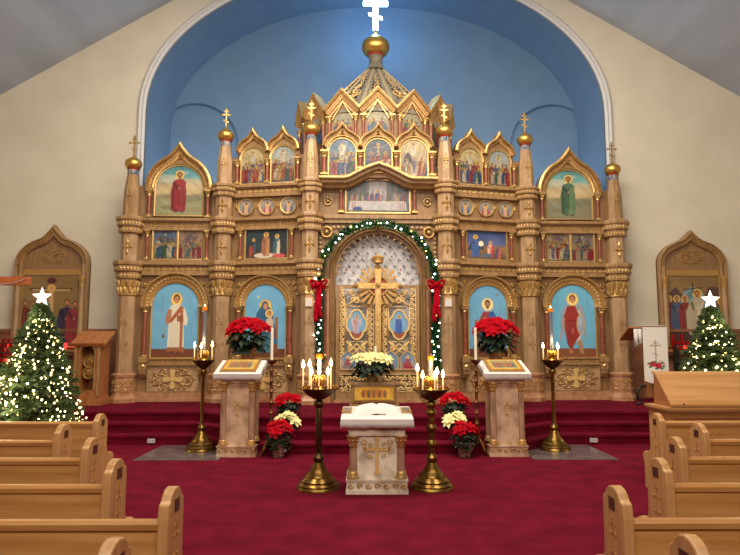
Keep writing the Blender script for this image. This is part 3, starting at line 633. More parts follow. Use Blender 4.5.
A2 = math.atan2(.4, 1.76)
BAY = {('1', -1): frame(-3.97, 12.0), ('1', 1): frame(3.97, 12.0), ('2', -1): frame(-2.18, 11.8, -A2), ('2', 1): frame(2.18, 11.8, A2)}
CEN = frame(0, 11.6)
def rope(m, path, y, r, step=.03):
    # beading along a path
    d = 0; last = None; out = []
    for a, b_ in zip(path[:-1], path[1:]):
        L = math.hypot(b_[0]-a[0], b_[1]-a[1]); t = step-d if d else 0
        while t < L: out.append((a[0]+(b_[0]-a[0])*t/L, a[1]+(b_[1]-a[1])*t/L)); t += step
        d = L-(t-step)
    for x, z in out: m.gem(x, z, r, r, y, r*.9)
def ogee(cx, zs, r, peak, n=10, rz=None, a1=50):
    """pointed kokoshnik outline: round shoulders sweeping up to a point"""
    rz = rz or r; pts = []
    for i in range(n+1):
        a = math.radians(a1*i/n); pts.append((r*math.cos(a), zs+rz*math.sin(a)))
    x1, z1 = pts[-1]; a = math.radians(a1); k = (x1-.24*r)/(r*math.sin(a)); qx, qz = .24*r, min(z1+k*rz*math.cos(a), peak-.12*r)
    for i in range(1, 9):
        t = i/8; pts.append(((1-t)**2*x1+2*t*(1-t)*qx, (1-t)**2*z1+2*t*(1-t)*qz+t*t*peak))
    return [(cx-x, z) for x, z in pts[:-1]]+[(cx, peak)]+[(cx+x, z) for x, z in pts[-2::-1]]
def smallcol(Mx, x, z0, z1, parent, r=.035, y=-.07, name='colonnette'):
    m = MB(Mx); m.lathe(x, y, [(r*1.05, z0+.06), (r, z0+.09), (r*.92, z1-.13)], 12); o = m.build(name, M['red'], parent, smooth=True)
    m = MB(Mx); m.box(x-r*1.6, x+r*1.6, y-r*1.6, y+r*1.3, z0, z0+.03); m.lathe(x, y, [(r*1.5, z0+.03), (r*1.5, z0+.045), (r*1.15, z0+.065)], 12)
    m.lathe(x, y, [(r*1.0, z1-.14), (r*1.2, z1-.12), (r*1.1, z1-.10), (r*1.5, z1-.05), (r*1.7, z1-.03)], 8)
    for k in range(8): a = 2*PI*k/8; m.ball((x+r*1.35*math.cos(a), y+r*1.35*math.sin(a), z1-.06), r*.42, 5, 4)
    m.box(x-r*1.8, x+r*1.8, y-r*1.8, y+r*1.4, z1-.03, z1); m.build('gilded_capital', M['gold'], o)
    return o
def arch_mold(Mx, path, w_, parent, y=-.06, name='arch', mt='oak', bead=True):
    m = MB(Mx); m.sweep(path, [(0, .0), (0, y*.5), (w_*.12, y*.7), (w_*.22, y*.45), (w_*.5, y*.75), (w_*.8, y*.6), (w_*.86, y*1.2), (w_, y*1.3), (w_, 0)]); o = m.build(name, M[mt], parent, smooth=True, ang=.5)
    m = MB(Mx); m.sweep(path, [(-.012, 0), (-.012, y*.55), (.012, y*.62), (.012, 0)])
    m.sweep(path, [(w_*.90, y), (w_*.90, y*1.55), (w_*1.03, y*1.55), (w_*1.03, y)]); m.build('gold_fillet', M['gold'], o)
    if bead:
        m = MB(Mx); mid = []
        n = len(path)
        for i in range(n):
            a = path[max(0, i-1)]; b_ = path[min(n-1, i+1)]; dx, dz = b_[0]-a[0], b_[1]-a[1]; L = math.hypot(dx, dz) or 1
            mid.append((path[i][0]-dz/L*w_*.5, path[i][1]+dx/L*w_*.5))
        rope(m, mid, y*.72, w_*.17, w_*.42); m.build('gilded_leaf_band', M['goldp'], o)
    return o
def frieze(Mx, x0, x1, z0, z1, parent, y=-.10, kind='loz', name='frieze'):
    h = z1-z0; m = MB(Mx)
    m.box(x0, x1, y*.62, .05, z0, z0+h*.25); m.box(x0, x1, y*.45, .05, z0+h*.25, z0+h*.70); m.box(x0, x1, y*1.0, .05, z0+h*.78, z1); m.box(x0, x1, y*.75, .05, z0+h*.70, z0+h*.78)
    o = m.build(name, M['oak'], parent); m = MB(Mx); zc = z0+h*.47
    if kind == 'loz':
        n = max(6, int((x1-x0)/.06)); d = (x1-x0)/n
        for i in range(n):
            x = x0+d*(i+.5); m.gem(x, zc+h*.11, d*.42, h*.10, y*.45, .018); m.gem(x, zc-h*.11, d*.42, h*.10, y*.45, .018)
        m.build('gilded_lattice', M['gold'], o)
    else:
        n = max(4, int((x1-x0)/.115)); d = (x1-x0)/n
        for i in range(n):
            x = x0+d*(i+.5); t2(m, arc(x, zc-.02, d*.34, 0, 180, 8), y*.5, .013, 4); m.gem(x, zc-.01, .026, .034, y*.45, .02)
        m.build('carved_arcading', M['goldp'] if kind == 'arc' else M['gold'], o)
    return o
def icon(Mx, x0, x1, z0, z1, r, fn, y=-.03, nx=44, nz=54, label=None, spring=None, fw=.02):
    """framed picture; arched top when r given"""
    xc = (x0+x1)/2; hw = (x1-x0)/2
    if r:
        zs = z1-hw; top = lambda x: zs+math.sqrt(max(0, hw*hw-(x-xc)**2)); outline = [(x0, z0)]+[(x, z) for x, z in arc(xc, zs, hw, 180, 0, 20)]+[(x1, z0)]
    else: top = lambda x: z1; outline = [(x0, z0), (x0, z1), (x1, z1), (x1, z0)]
    o = painting('icon', Mx, y, x0, x1, lambda x: z0, top, nx, nz, fn, ICO, label)
    m = MB(Mx); m.sweep(outline, [(-.004, y+.02), (-.004, y-.018), (fw, y-.022), (fw, y+.02)], closed=True); m.build('icon_frame', M['gold'], o)
    return o
def scrollmass(m, cx, cz, W, H, y, t=.011):
    for sx_ in (-1, 1):
        for sz_ in (-1, 1):
            t2(m, spiral(cx+sx_*W*.20, cz+sz_*H*.30, H*.17, (0 if sx_ > 0 else PI), sx_*sz_*1.3), y, t, 5)
            t2(m, spiral(cx+sx_*W*.36, cz+sz_*H*.14, H*.15, (PI if sx_ > 0 else 0), sx_*sz_*1.2), y, t, 5)
            t2(m, spiral(cx+sx_*W*.08, cz+sz_*H*.38, H*.11, (PI/2*sz_), sx_*sz_*1.0), y, t, 5)
            t2(m, [(cx+sx_*W*.05, cz+sz_*H*.05), (cx+sx_*W*.15, cz+sz_*H*.17), (cx+sx_*W*.28, cz+sz_*H*.22), (cx+sx_*W*.40, cz+sz_*H*.26)], y, t, 5)
        t2(m, spiral(cx+sx_*W*.44, cz, H*.08, 0, sx_*1.0), y, t, 5)

BIG = {('1', -1): (pic_deacon, 'icon of a haloed deacon in a white robe on sky blue'), ('2', -1): (pic_mother, 'icon of an enthroned woman in blue holding a child'), ('2', 1): (pic_christ, 'icon of a seated haloed man in red and blue with an open book'), ('1', 1): (pic_angel, 'icon of a winged figure in a red cloak with a shield')}
for (k, s_), Mx in BAY.items():
    one = k == '1'; hw = .90 if one else .885
    # body
    m = MB(Mx); ztop = 4.64 if one else 4.70; m.box(-hw, hw, 0.0, .22, .45, ztop)
    if not one: m.box(-hw+.05, hw-.05, 0, .16, 4.6, 5.3)
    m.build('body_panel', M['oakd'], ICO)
    r = .45 if one else .415; ro = .655 if one else .60; zs = 2.30
    # base and lower panel
    m = MB(Mx); m.box(-hw, hw, -.10, .1, .45, .50); m.box(-hw, hw, -.07, .1, .50, .62); m.build('base_moulding', M['rmar'], ICO)
    m = MB(Mx); m.box(-.50, .50, -.05, .05, .62, 1.14); m.sweep([(-.47, .66), (-.47, 1.10), (.47, 1.10), (.47, .66)], [(-.0, -.05), (0, -.065), (.02, -.065), (.02, -.05)], closed=True); o = m.build('lower_panel', M['oak_lit'], ICO)
    m = MB(Mx); scrollmass(m, 0, .87, .92, .44, -.062); m.build('panel_scrollwork', M['gold'], o, smooth='all')
    m = MB(Mx)
    for a in range(4):
        R = Matrix.Rotation(a*PI/2, 2); pts = [(R @ Vector(q)) for q in ((-.032, .03), (.032, .03), (.058, .17), (0, .195), (-.058, .17))]
        m.prism([(q.x, .87+q.y) for q in pts], -.085, -.05, .008)
    m.box(-.035, .035, -.09, -.05, .835, .905, .01); m.build('panel_cross', M['goldp'], o)
    m = MB(Mx); m.box(-.52, .52, -.10, .02, 1.14, 1.18); m.box(-.50, .50, -.07, .02, 1.18, 1.25); m.box(-.50, .50, -.09, .02, 1.25, 1.28); o = m.build('sill', M['oak'], ICO)
    m = MB(Mx); rope(m, [(-.46, 1.215), (.46, 1.215)], -.07, .022, .05); m.box(-.46, .46, -.10, -.08, 1.262, 1.276); m.build('gilded_leaf_band', M['gold'], o)
    # main icon and its arch
    fn, lb = BIG[(k, s_)]
    icon(Mx, -r, r, 1.29, zs+r, True, fn, y=-.02, nx=96, nz=150, label=lb, fw=.022)
    path = [(-r-.02, zs-.0)]+arc(0, zs, r+.02, 180, 0, 36)+[(r+.02, zs)]
    arch_mold(Mx, path, ro-r-.03, ICO, y=-.09, name='arch', mt='gwood')
    for q in (-1, 1):
        smallcol(Mx, q*(r+.11), 1.28, zs, ICO, r=.045, y=-.09)
        m = MB(Mx); m.box(q*(r+.11)-.085, q*(r+.11)+.085, -.17, .02, 1.20, 1.28); m.box(q*(r+.11)-.07, q*(r+.11)+.07, -.15, .02, 1.06, 1.20)
        m.prismx([(-.14, 1.06), (-.13, .98), (-.07, .90), (.02, .90), (.02, 1.06)], *sorted((q*(r+.11)-.06, q*(r+.11)+.06))); o = m.build('console', M['oak'], ICO)
        m = MB(Mx); m.gem(q*(r+.11), 1.13, .05, .045, -.15, .03); m.build('console_boss', M['gold'], o)
        m = MB(Mx)
        for (dx, dz, rr, tn) in ((.0, 0, .055, 1.3), (-.10, .03, .04, -1.1), (.02, -.11, .04, 1.1), (.06, -.2, .03, -1)):
            t2(m, spiral(q*(ro-.03+dx*1.0), 2.72+dz, rr, 0, q*tn), -.02, .012, 5)
        m.gem(q*(ro-.03), 2.72, .03, .03, -.02, .04); m.build('spandrel_scroll', M['gold'], ICO, smooth='all')
    frieze(Mx, -hw+.02, hw-.02, 2.90, 3.16, ICO, -.16, 'arc')
    frieze(Mx, -hw+.02, hw-.02, 3.80, 4.04, ICO, -.14, 'loz')
    m = MB(Mx); m.box(-.70 if one else -.66, .70 if one else .66, -.10, .02, 3.16, 3.20); m.build('ledge', M['oak'], ICO)
    if one:
        cc = 20 if s_ < 0 else 30
        icon(Mx, -.475, -.02, 3.23, 3.80, False, crowd(cc, 3, (150, 130, 120), (100, 120, 150), (140, 120, 100), extra=x_arch if s_ > 0 else x_star, frac=.62), nx=40, nz=50, label='small scene icon of standing figures in blue and red')
        icon(Mx, .02, .475, 3.23, 3.80, False, crowd(cc+1, 3, (160, 140, 130), (150, 130, 120), (150, 140, 120), extra=x_star if s_ > 0 else x_arch, frac=.58, cols=[(150, 30, 50), (180, 150, 120), (90, 110, 110)]), nx=40, nz=50, label='small scene icon with a figure in crimson')
        for q in (-1, 1): smallcol(Mx, q*.585, 3.20, 3.80, ICO, r=.03)
        # crowning ogee with standing saint
        st = pic_stand((140, 40, 48), (150, 34, 46), (96, 160, 170), (150, 150, 110)) if s_ < 0 else pic_stand((100, 128, 92), (70, 104, 78), (110, 176, 176), (130, 130, 104))
        pth = ogee(0, 4.64, .655, 5.59, rz=.70, a1=63)
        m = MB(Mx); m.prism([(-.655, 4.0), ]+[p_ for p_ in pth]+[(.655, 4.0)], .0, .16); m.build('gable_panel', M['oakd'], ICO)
        m = MB(Mx); m.sweep(pth, [(-.0, 0), (0, -.09), (-.05, -.13), (-.045, -.05), (-.15, -.04), (-.16, 0)]); o = m.build('ogee_gable', M['gwood'], ICO, smooth=True, ang=.5)
        m = MB(Mx); m.sweep(pth, [(.012, 0), (.012, -.12), (-.028, -.14), (-.028, 0)]); inner = [(-.5, 4.60)]+arc(0, 4.66, .5, 180, 0, 24)+[(.5, 4.60)]
        m.sweep(inner, [(0, 0), (0, -.06), (.03, -.07), (.03, 0)]); rope(m, [(x*.86, 4.64+(z-4.64)*.86) for x, z in pth], -.05, .022, .05); relief_cross(m, 0, 5.33, .11, .14, -.05); m.build('gold_fillet', M['gold'], o)
        icon(Mx, -.47, .47, 4.11, 5.13, True, st, nx=70, nz=80, label='arched icon of a saint in a %s robe on a pale landscape' % ('crimson' if s_ < 0 else 'green'))
        for q in (-1, 1):
            smallcol(Mx, q*.58, 4.06, 4.62, ICO, r=.035)
            m = MB(Mx); m.box(q*.58-.075, q*.58+.075, -.12, .1, 4.62, 4.66); m.box(q*.80-.07, q*.80+.07, .02, .2, 4.0, 4.72); m.build('impost', M['gold'] if 0 else M['oak'], ICO)
    else:
        fn = pic_night if s_ < 0 else pic_well
        icon(Mx, -.43, .43, 3.23, 3.80, False, fn, nx=70, nz=46, label='wide icon of figures in a dark %s scene' % ('night' if s_ < 0 else 'blue evening'))
        for q in (-1, 1): smallcol(Mx, q*.53, 3.20, 3.80, ICO, r=.032)
        for i, x in enumerate((-.44, 0, .44)):
            f_ = pic_bust([(70, 90, 120), (150, 60, 90), (110, 100, 110)][i if s_ > 0 else 2-i], (190, 150, 120))
            circ = arc(x, 4.27, .15, 0, 360, 28)[:-1]
            o = painting('medallion', Mx, -.02, x-.149, x+.149, lambda t, x=x: 4.27-math.sqrt(max(0, .15**2-(t-x)**2)), lambda t, x=x: 4.27+math.sqrt(max(0, .15**2-(t-x)**2)), 28, 28, f_, ICO, 'round icon with a haloed bust')
            m = MB(Mx); m.sweep(circ[::-1], [(-.005, 0), (-.005, -.04), (.022, -.045), (.022, 0)], closed=True); m.build('medallion_rim', M['gold'], o, smooth=True)
        m = MB(Mx)
        for x in (-.66, -.22, .22, .66): m.gem(x, 4.27, .03, .075, 0, .03); m.gem(x, 4.27, .045, .03, 0, .03)
        m.build('gilded_bosses', M['gold'], ICO)
        frieze(Mx, -hw+.02, hw-.02, 4.46, 4.70, ICO, -.15, 'arc')
        tops = []
        for x, f_, sd in ((-.315, 0, 1), (.315, 1, 2)):
            pth = ogee(x, 5.40, .335, 5.87, rz=.30, a1=62)
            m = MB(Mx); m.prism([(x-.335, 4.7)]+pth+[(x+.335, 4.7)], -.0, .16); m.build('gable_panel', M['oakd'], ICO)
            m = MB(Mx); m.sweep(pth, [(0, 0), (0, -.08), (-.035, -.11), (-.03, -.05), (-.09, -.04), (-.1, 0)]); o = m.build('ogee_gable', M['gwood'], ICO, smooth=True, ang=.5)
            m = MB(Mx); m.sweep(pth, [(.010, 0), (.010, -.10), (-.02, -.115), (-.02, 0)]); m.sweep([(x-.26, 5.2)]+arc(x, 5.24, .26, 180, 0, 20)+[(x+.26, 5.2)], [(0, 0), (0, -.055), (.02, -.06), (.02, 0)]); rope(m, [(x+(a-x)*.87, 5.20+(z-5.20)*.90) for a, z in pth], -.045, .015, .036); m.gem(x, 5.68, .03, .04, -.05, .03); m.build('gold_fillet', M['gold'], o)
            sd2 = sd+(0 if s_ < 0 else 4)
            icon(Mx, x-.24, x+.24, 4.74, 5.48, True, crowd(sd2, 4, (206, 190, 160), [(196, 190, 170), (206, 186, 130), (180, 190, 190), (110, 140, 170)][sd2 % 4], (130, 120, 110), top=(216, 206, 180)), nx=42, nz=54, label='small arched icon of a figure in light above a crowd')
        for x in (-.63, 0, .63): smallcol(Mx, x, 4.72, 5.22, ICO, r=.034)

# centre section
Mx = CEN
m = MB(Mx)
od = arc(0, 2.92, .93, 180, 0, 32)
m.prism([(-1.40, .45), (-.93, .45), (-.93, 2.92), (-1.40, 2.92)], 0, .2); m.prism([(-1.40, 2.92), (-.93, 2.92), (-1.40, 4.0)], 0, .2); m.prism([(1.40, 2.92), (.93, 2.92), (1.40, 4.0)], 0, .2); m.prism([(.93, .45), (1.40, .45), (1.40, 2.92), (.93, 2.92)], 0, .2)
for a, b_ in zip(od[:-1], od[1:]): m.prism([a, b_, (b_[0]*1.505, 4.0), (a[0]*1.505, 4.0)], 0, .2)
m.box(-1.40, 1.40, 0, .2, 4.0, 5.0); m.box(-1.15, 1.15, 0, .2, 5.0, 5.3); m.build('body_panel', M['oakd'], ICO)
for s_ in (-1, 1):
    m = MB(Mx)      # pier beside the doors
    m.box(*sorted((s_*.90, s_*1.12)), -.06, .1, .45, .6); m.box(*sorted((s_*.94, s_*1.10)), -.03, .1, .6, 2.7); m.box(*sorted((s_*.90, s_*1.12)), -.05, .1, 2.7, 2.8); o = m.build('door_pier', M['rmar'], ICO)
    smallcol(Mx, s_*1.02, 1.3, 2.7, ICO, r=.035, y=-.06)
    m = MB(Mx); cx, cz_ = s_*1.0, 3.72
    for k in range(8): a = 2*PI*k/8; m.ball((cx+.10*math.cos(a), -.01, cz_+.10*math.sin(a)), .05, 8, 5)
    for k in range(5): m.ball((cx+s_*.12, -.01, cz_-.12-.09*k), .045, 8, 5)
    for k in range(3): m.ball((cx-s_*(.14+.09*k), -.01, cz_+.10), .045, 8, 5)
    o = m.build('spandrel_carving', M['oak_lit'], ICO, smooth=True)
    m = MB(Mx); t2(m, arc(cx, cz_, .10, 0, 360, 20), -.06, .022, 6); m.ball((cx, -.06, cz_), .05, 8, 5); m.build('spandrel_rosette', M['gold'], o, smooth='all')
    m = MB(Mx); cx, cz_ = s_*.98, 4.34; t2(m, arc(cx, cz_, .075, 0, 360, 16), -.02, .016, 5); m.ball((cx, -.02, cz_), .035, 8, 5)
    for k in range(4): a = PI/2*k; m.gem(cx+.1*math.cos(a), cz_+.1*math.sin(a), .025, .025, 0, .02)
    m.build('rosette', M['gold'], ICO, smooth='all')
    smallcol(Mx, s_*.72, 4.10, 4.66, ICO, r=.036)
# door arch frame
path = [(-.83, .45), (-.83, 2.92)]+arc(0, 2.92, .83, 180, 0, 36)[1:-1]+[(.83, 2.92), (.83, .45)]
m = MB(Mx); m.sweep(path, [(0, .16), (0, -.02), (.02, -.06), (.05, -.03), (.07, -.07), (.10, -.05), (.12, 0), (.12, .16)]); o = m.build('door_arch', M['oak'], ICO, smooth=True, ang=.5)
m = MB(Mx)
sc_in = []
for i in range(17):
    a0 = 180-180*i/17; a1 = 180-180*(i+1)/17; am = (a0+a1)/2
    p0, p1, pm = [(.83*math.cos(math.radians(a)), 2.92+.83*math.sin(math.radians(a))) for a in (a0, a1, am)]
    q = [(rr*math.cos(math.radians(a)), 2.92+rr*math.sin(math.radians(a))) for a, rr in ((a0, .745), (a0-(a0-a1)*.25, .785), (am, .795), (a1+(a0-a1)*.25, .785), (a1, .745))]
    m.prism([p0]+q+[p1], .03, .07)
m.build('scalloped_edge', M['oak'], o)
m = MB(Mx)
for i in range(18):
    a = math.radians(180-180*i/17); m.ball((.74*math.cos(a), .04, 2.92+.74*math.sin(a)), .018, 6, 4)
m.build('scallop_beads', M['gold'], o)
m = MB(Mx); m.ball((0, -.14, 3.86), .06, 10, 6); m.lathe(0, -.14, [(.05, 3.78), (.08, 3.81), (.03, 3.84)], 10); m.build('arch_boss', M['gold'], o, smooth='all')
m = MB(Mx); m.box(-1.2, 1.2, -.12, .1, 3.98, 4.06); m.box(-1.2, 1.2, -.08, .1, 3.90, 3.98); m.build('frieze', M['oak'], ICO)
# banquet icon with shallow gable
gt = lambda x: 4.66+.13*(1-abs(x)/.62)**.8 if abs(x) < .4 else 4.66+.13*(1-.4/.62)**.8-((abs(x)-.4)/.22)**2*.11
o = painting('icon', Mx, -.03, -.62, .62, lambda x: 4.12, gt, 130, 66, pic_supper, ICO, 'wide icon of figures seated along a white banquet table')
otl = [(-.62, 4.12)]+[(-.62+1.24*i/30, gt(-.62+1.24*i/30)) for i in range(31)]+[(.62, 4.12)]
m = MB(Mx); m.sweep(otl, [(-.004, 0), (-.004, -.05), (.022, -.055), (.022, 0)], closed=True); m.build('icon_frame', M['gold'], o)
gp = [(-1.14, 4.73), (-.66, 4.73), (-.56, 4.76), (-.42, 4.84), (-.2, 4.95), (0, 5.02), (.2, 4.95), (.42, 4.84), (.56, 4.76), (.66, 4.73), (1.14, 4.73)]
m = MB(Mx); m.sweep(gp, [(0, .0), (0, -.38), (-.03, -.38), (-.05, -.32), (-.09, -.31), (-.12, -.22), (-.16, -.18), (-.17, .0)]); o = m.build('gable_cornice', M['oak'], ICO)
m = MB(Mx); m.sweep(gp, [(.020, -.2), (.020, -.40), (-.016, -.40), (-.016, -.2)]); m.build('gold_fillet', M['gold'], o)
# three arched icons above
F3 = frame(0, 11.42)
for i, (x, fn) in enumerate(((-.70, crowd(41, 4, (196, 170, 150), (110, 140, 170), (130, 100, 90), top=(226, 216, 190))), (0, crowd(42, 2, (110, 100, 96), (96, 116, 140), (60, 84, 60), extra=x_crossfig, frac=.5)), (.70, crowd(43, 2, (200, 180, 150), (210, 190, 140), (150, 130, 130), top=(230, 220, 200), extra=x_tomb, frac=.42)))):
    pth = ogee(x, 5.38, .375, 5.84, rz=.31, a1=62)
    m = MB(F3); m.prism([(x-.375, 4.78)]+pth+[(x+.375, 4.78)], 0, .2); m.build('gable_panel', M['oakd'], ICO)
    m = MB(F3); m.sweep(pth, [(0, 0), (0, -.09), (-.035, -.13), (-.03, -.06), (-.10, -.045), (-.11, 0)]); o = m.build('ogee_gable', M['gwood'], ICO, smooth=True, ang=.5)
    m = MB(F3); m.sweep(pth, [(.012, 0), (.012, -.12), (-.02, -.135), (-.02, 0)]); m.sweep([(x-.285, 5.25)]+arc(x, 5.30, .285, 180, 0, 20)+[(x+.285, 5.25)], [(0, 0), (0, -.06), (.02, -.065), (.02, 0)]); rope(m, [(x+(a-x)*.87, 5.25+(z-5.25)*.90) for a, z in pth], -.05, .017, .04); m.gem(x, 5.68, .035, .045, -.05, .03); m.build('gold_fillet', M['gold'], o)
    icon(F3, x-.262, x+.262, 4.78 if i != 1 else 4.88, 5.54, True, fn, nx=46, nz=58, label=['arched icon of a robed figure above a crowd', 'arched icon of a cross between two mourners', 'arched icon of a white robed figure rising'][i])
for x in (-1.05, -.35, .35, 1.05): smallcol(F3, x, 4.80 if abs(x) > 1 else 4.92, 5.28, ICO, r=.042)

# crowning drum with gabled facets and tent roof
DR = MB().build('drum', M['oak'], ICO) if False else None
da, db, dY = 1.42, .80, 12.36
m = MB(); m.prismz([(-.34, 11.62), (.34, 11.62), (.99, 11.82), (1.38, 12.16), (1.54, 12.62), (1.2, 13.1), (-1.2, 13.1), (-1.54, 12.62), (-1.38, 12.16), (-.99, 11.82)], 5.2, 6.28); drum = m.build('drum', M['oak'], ICO)
DP = [(.36, 11.585), (1.02, 11.78), (1.43, 12.12), (1.60, 12.62)]
DP = [(-x, y) for x, y in DP[::-1]]+DP
for k in range(-3, 4):
    th = k*PI/6; x = da*math.sin(th); y = dY-db*math.cos(th); rot = math.atan2(db*math.sin(th), da*math.cos(th)) if abs(k) < 3 else (PI/2*(.92 if k > 0 else -.92))
    x1, y1 = da*math.sin(th-PI/12), dY-db*math.cos(th-PI/12); x2, y2 = da*math.sin(th+PI/12), dY-db*math.cos(th+PI/12)
    (x1, y1), (x2, y2) = DP[k+3], DP[k+4]; hw = math.hypot(x2-x1, y2-y1)/2*1.02; rot = math.atan2(y2-y1, x2-x1); F = frame((x1+x2)/2, (y1+y2)/2, rot)
    m = MB(F); m.prism([(-hw, 5.25), (hw, 5.25), (hw, 6.26), (0, 6.62), (-hw, 6.26)], 0, .10); o = m.build('facet', M['oakd'], ICO)
    m = MB(F); m.sweep([(-hw-.01, 6.20), (0, 6.60), (hw+.01, 6.20)], [(.03, .1), (.03, -.12), (-.01, -.13), (-.02, -.08), (-.09, -.06), (-.10, -.03), (-.14, -.03), (-.14, .0)]); g = m.build('facet_gable', M['gwood'], o)
    m = MB(F); m.sweep([(-hw-.01, 6.20), (0, 6.60), (hw+.01, 6.20)], [(.04, .02), (.04, -.14), (.015, -.145), (.015, .0)]); rope(m, [(-hw+.02, 6.155), (0, 6.535), (hw-.02, 6.155)], -.07, .02, .05); m.sweep([(-hw*.62, 6.03), (0, 6.40), (hw*.62, 6.03)], [(.01, 0), (.01, -.045), (-.01, -.045), (-.01, 0)]); m.build('gilded_leaf_band', M['gold'], o)
    w2 = hw*.55
    cs = [(150, 50, 50), (60, 96, 150), (60, 110, 80), (190, 150, 90)]
    top = lambda t, w2=w2: 6.02+math.sqrt(max(0, w2*w2-t*t))*.75
    painting('facet_icon', F, -.012, -w2, w2, lambda t: 5.58, top, 34, 46, crowd(60+k, 2 if k else 1, (186, 168, 130), (176, 170, 140), (120, 106, 80), frac=.72, cols=cs), o, 'small arched icon of standing figures')
    for q in (-1, 1):
        smallcol(F, q*hw*.78, 5.40, 6.10, o, r=.032, y=-.05)
m = MB(); NR = 12
m.lathe(0, dY, [(1.0, 6.18), (.98, 6.25), (.10, 7.42), (.1, 7.5)], NR, PI/12, 1.42, .84); tent = m.build('tent_roof', M['slate'], ICO)
m = MB()
for k in range(NR):
    a = PI/12+2*PI*k/NR; a_ = (math.cos(a), math.sin(a))
    m.tube([(a_[0]*1.42*r, dY+a_[1]*.84*r, z) for r, z in ((1.0, 6.2), (.5, 6.875), (.12, 7.42))], [.035, .03, .02], 5)
m.build('roof_ribs', mat('dull_gilt_rib', (164, 152, 124), .5), tent)
m = MB()
def tentp(k, u, z):      # point on panel k, u in -1..1
    a0 = PI/12+2*PI*k/NR; a1 = a0+2*PI/NR; r = .98-(z-6.25)/1.17*.88; a = a0+(a1-a0)*(u+1)/2
    p0 = Vector((math.cos(a0)*1.42*r, math.sin(a0)*.84*r)); p1 = Vector((math.cos(a1)*1.42*r, math.sin(a1)*.84*r)); p = p0.lerp(p1, (u+1)/2); n = Vector((math.cos((a0+a1)/2), math.sin((a0+a1)/2)))*.02
    return (p.x+n.x, dY+p.y+n.y, z+.015)
dk = MB()
for k in range(NR):
    for i in range(9):
        z = 6.55+.085*i; u = .62 if i < 6 else .5
        for q in (-.4, .4) if i < 7 else (0,):
            c = Vector(tentp(k, q, z)); r = .030*(1-.07*i)
            dk.ball((c.x, c.y, c.z-.01), r, 6, 4, .8)
    m.tube([tentp(k, 0, 6.52+.0), tentp(k, .35, 6.62), tentp(k, -.35, 6.74), tentp(k, .3, 6.88), tentp(k, -.25, 7.02), tentp(k, 0, 7.2)], .012, 4)
    m.tube([tentp(k, -.45, 6.52), tentp(k, .35, 6.68), tentp(k, -.35, 6.82), tentp(k, .25, 6.95), tentp(k, 0, 7.1)], .010, 4)
    R = [tentp(k, .62*math.cos(t), 6.66+.075*math.sin(t)) for t in [2*PI*i/14 for i in range(15)]]
    m.tube(R, .016, 5)
m.build('roof_lattice', M['goldp'], tent); dk.build('roof_piercings', M['dark'], tent)
m = MB()
for k in range(NR):
    c = Vector(tentp(k, 0, 6.66)); m.ball((c.x, c.y, c.z), .06, 8, 5)
m.build('roof_bosses', M['gold'], tent, smooth=True)
m = MB(); m.lathe(0, dY, [(.20, 7.34), (.17, 7.40), (.145, 7.45), (.145, 7.62), (.165, 7.64), (.165, 7.66)], 16); m.build('lantern_neck', M['slate'], ICO, smooth=True)
m = MB(); m.lathe(0, dY, [(.165, 7.65), (.185, 7.675), (.165, 7.70)], 20); m.build('lantern_ring', M['redband'], ICO, smooth=True)
m = MB(); m.lathe(0, dY, [(.18, 7.69), (.25, 7.73), (.295, 7.81), (.30, 7.89), (.275, 7.97), (.21, 8.04), (.12, 8.10), (.06, 8.15), (.03, 8.22), (.025, 8.27)], 32); m.build('main_cupola', M['domeg'], ICO, smooth=True)
m = MB(); m.box(-.06, .06, dY-.03, dY+.03, 8.27, 9.25, .015); m.box(-.27, .27, dY-.03, dY+.03, 8.82, 8.93, .015); m.box(-.14, .14, dY-.03, dY+.03, 9.04, 9.13, .015)
m.prism([(-.15, 8.60), (.15, 8.50), (.15, 8.56), (-.15, 8.66)], dY-.02, dY+.02)
lit = m.build('illuminated_cross', M['cross_lit'], ICO, label='glowing blue white three barred cross')
point('cross_glow', (0, dY+.45-11.9, 8.85-.45), 42, (.30, .62, 1.0), .12, ICO)

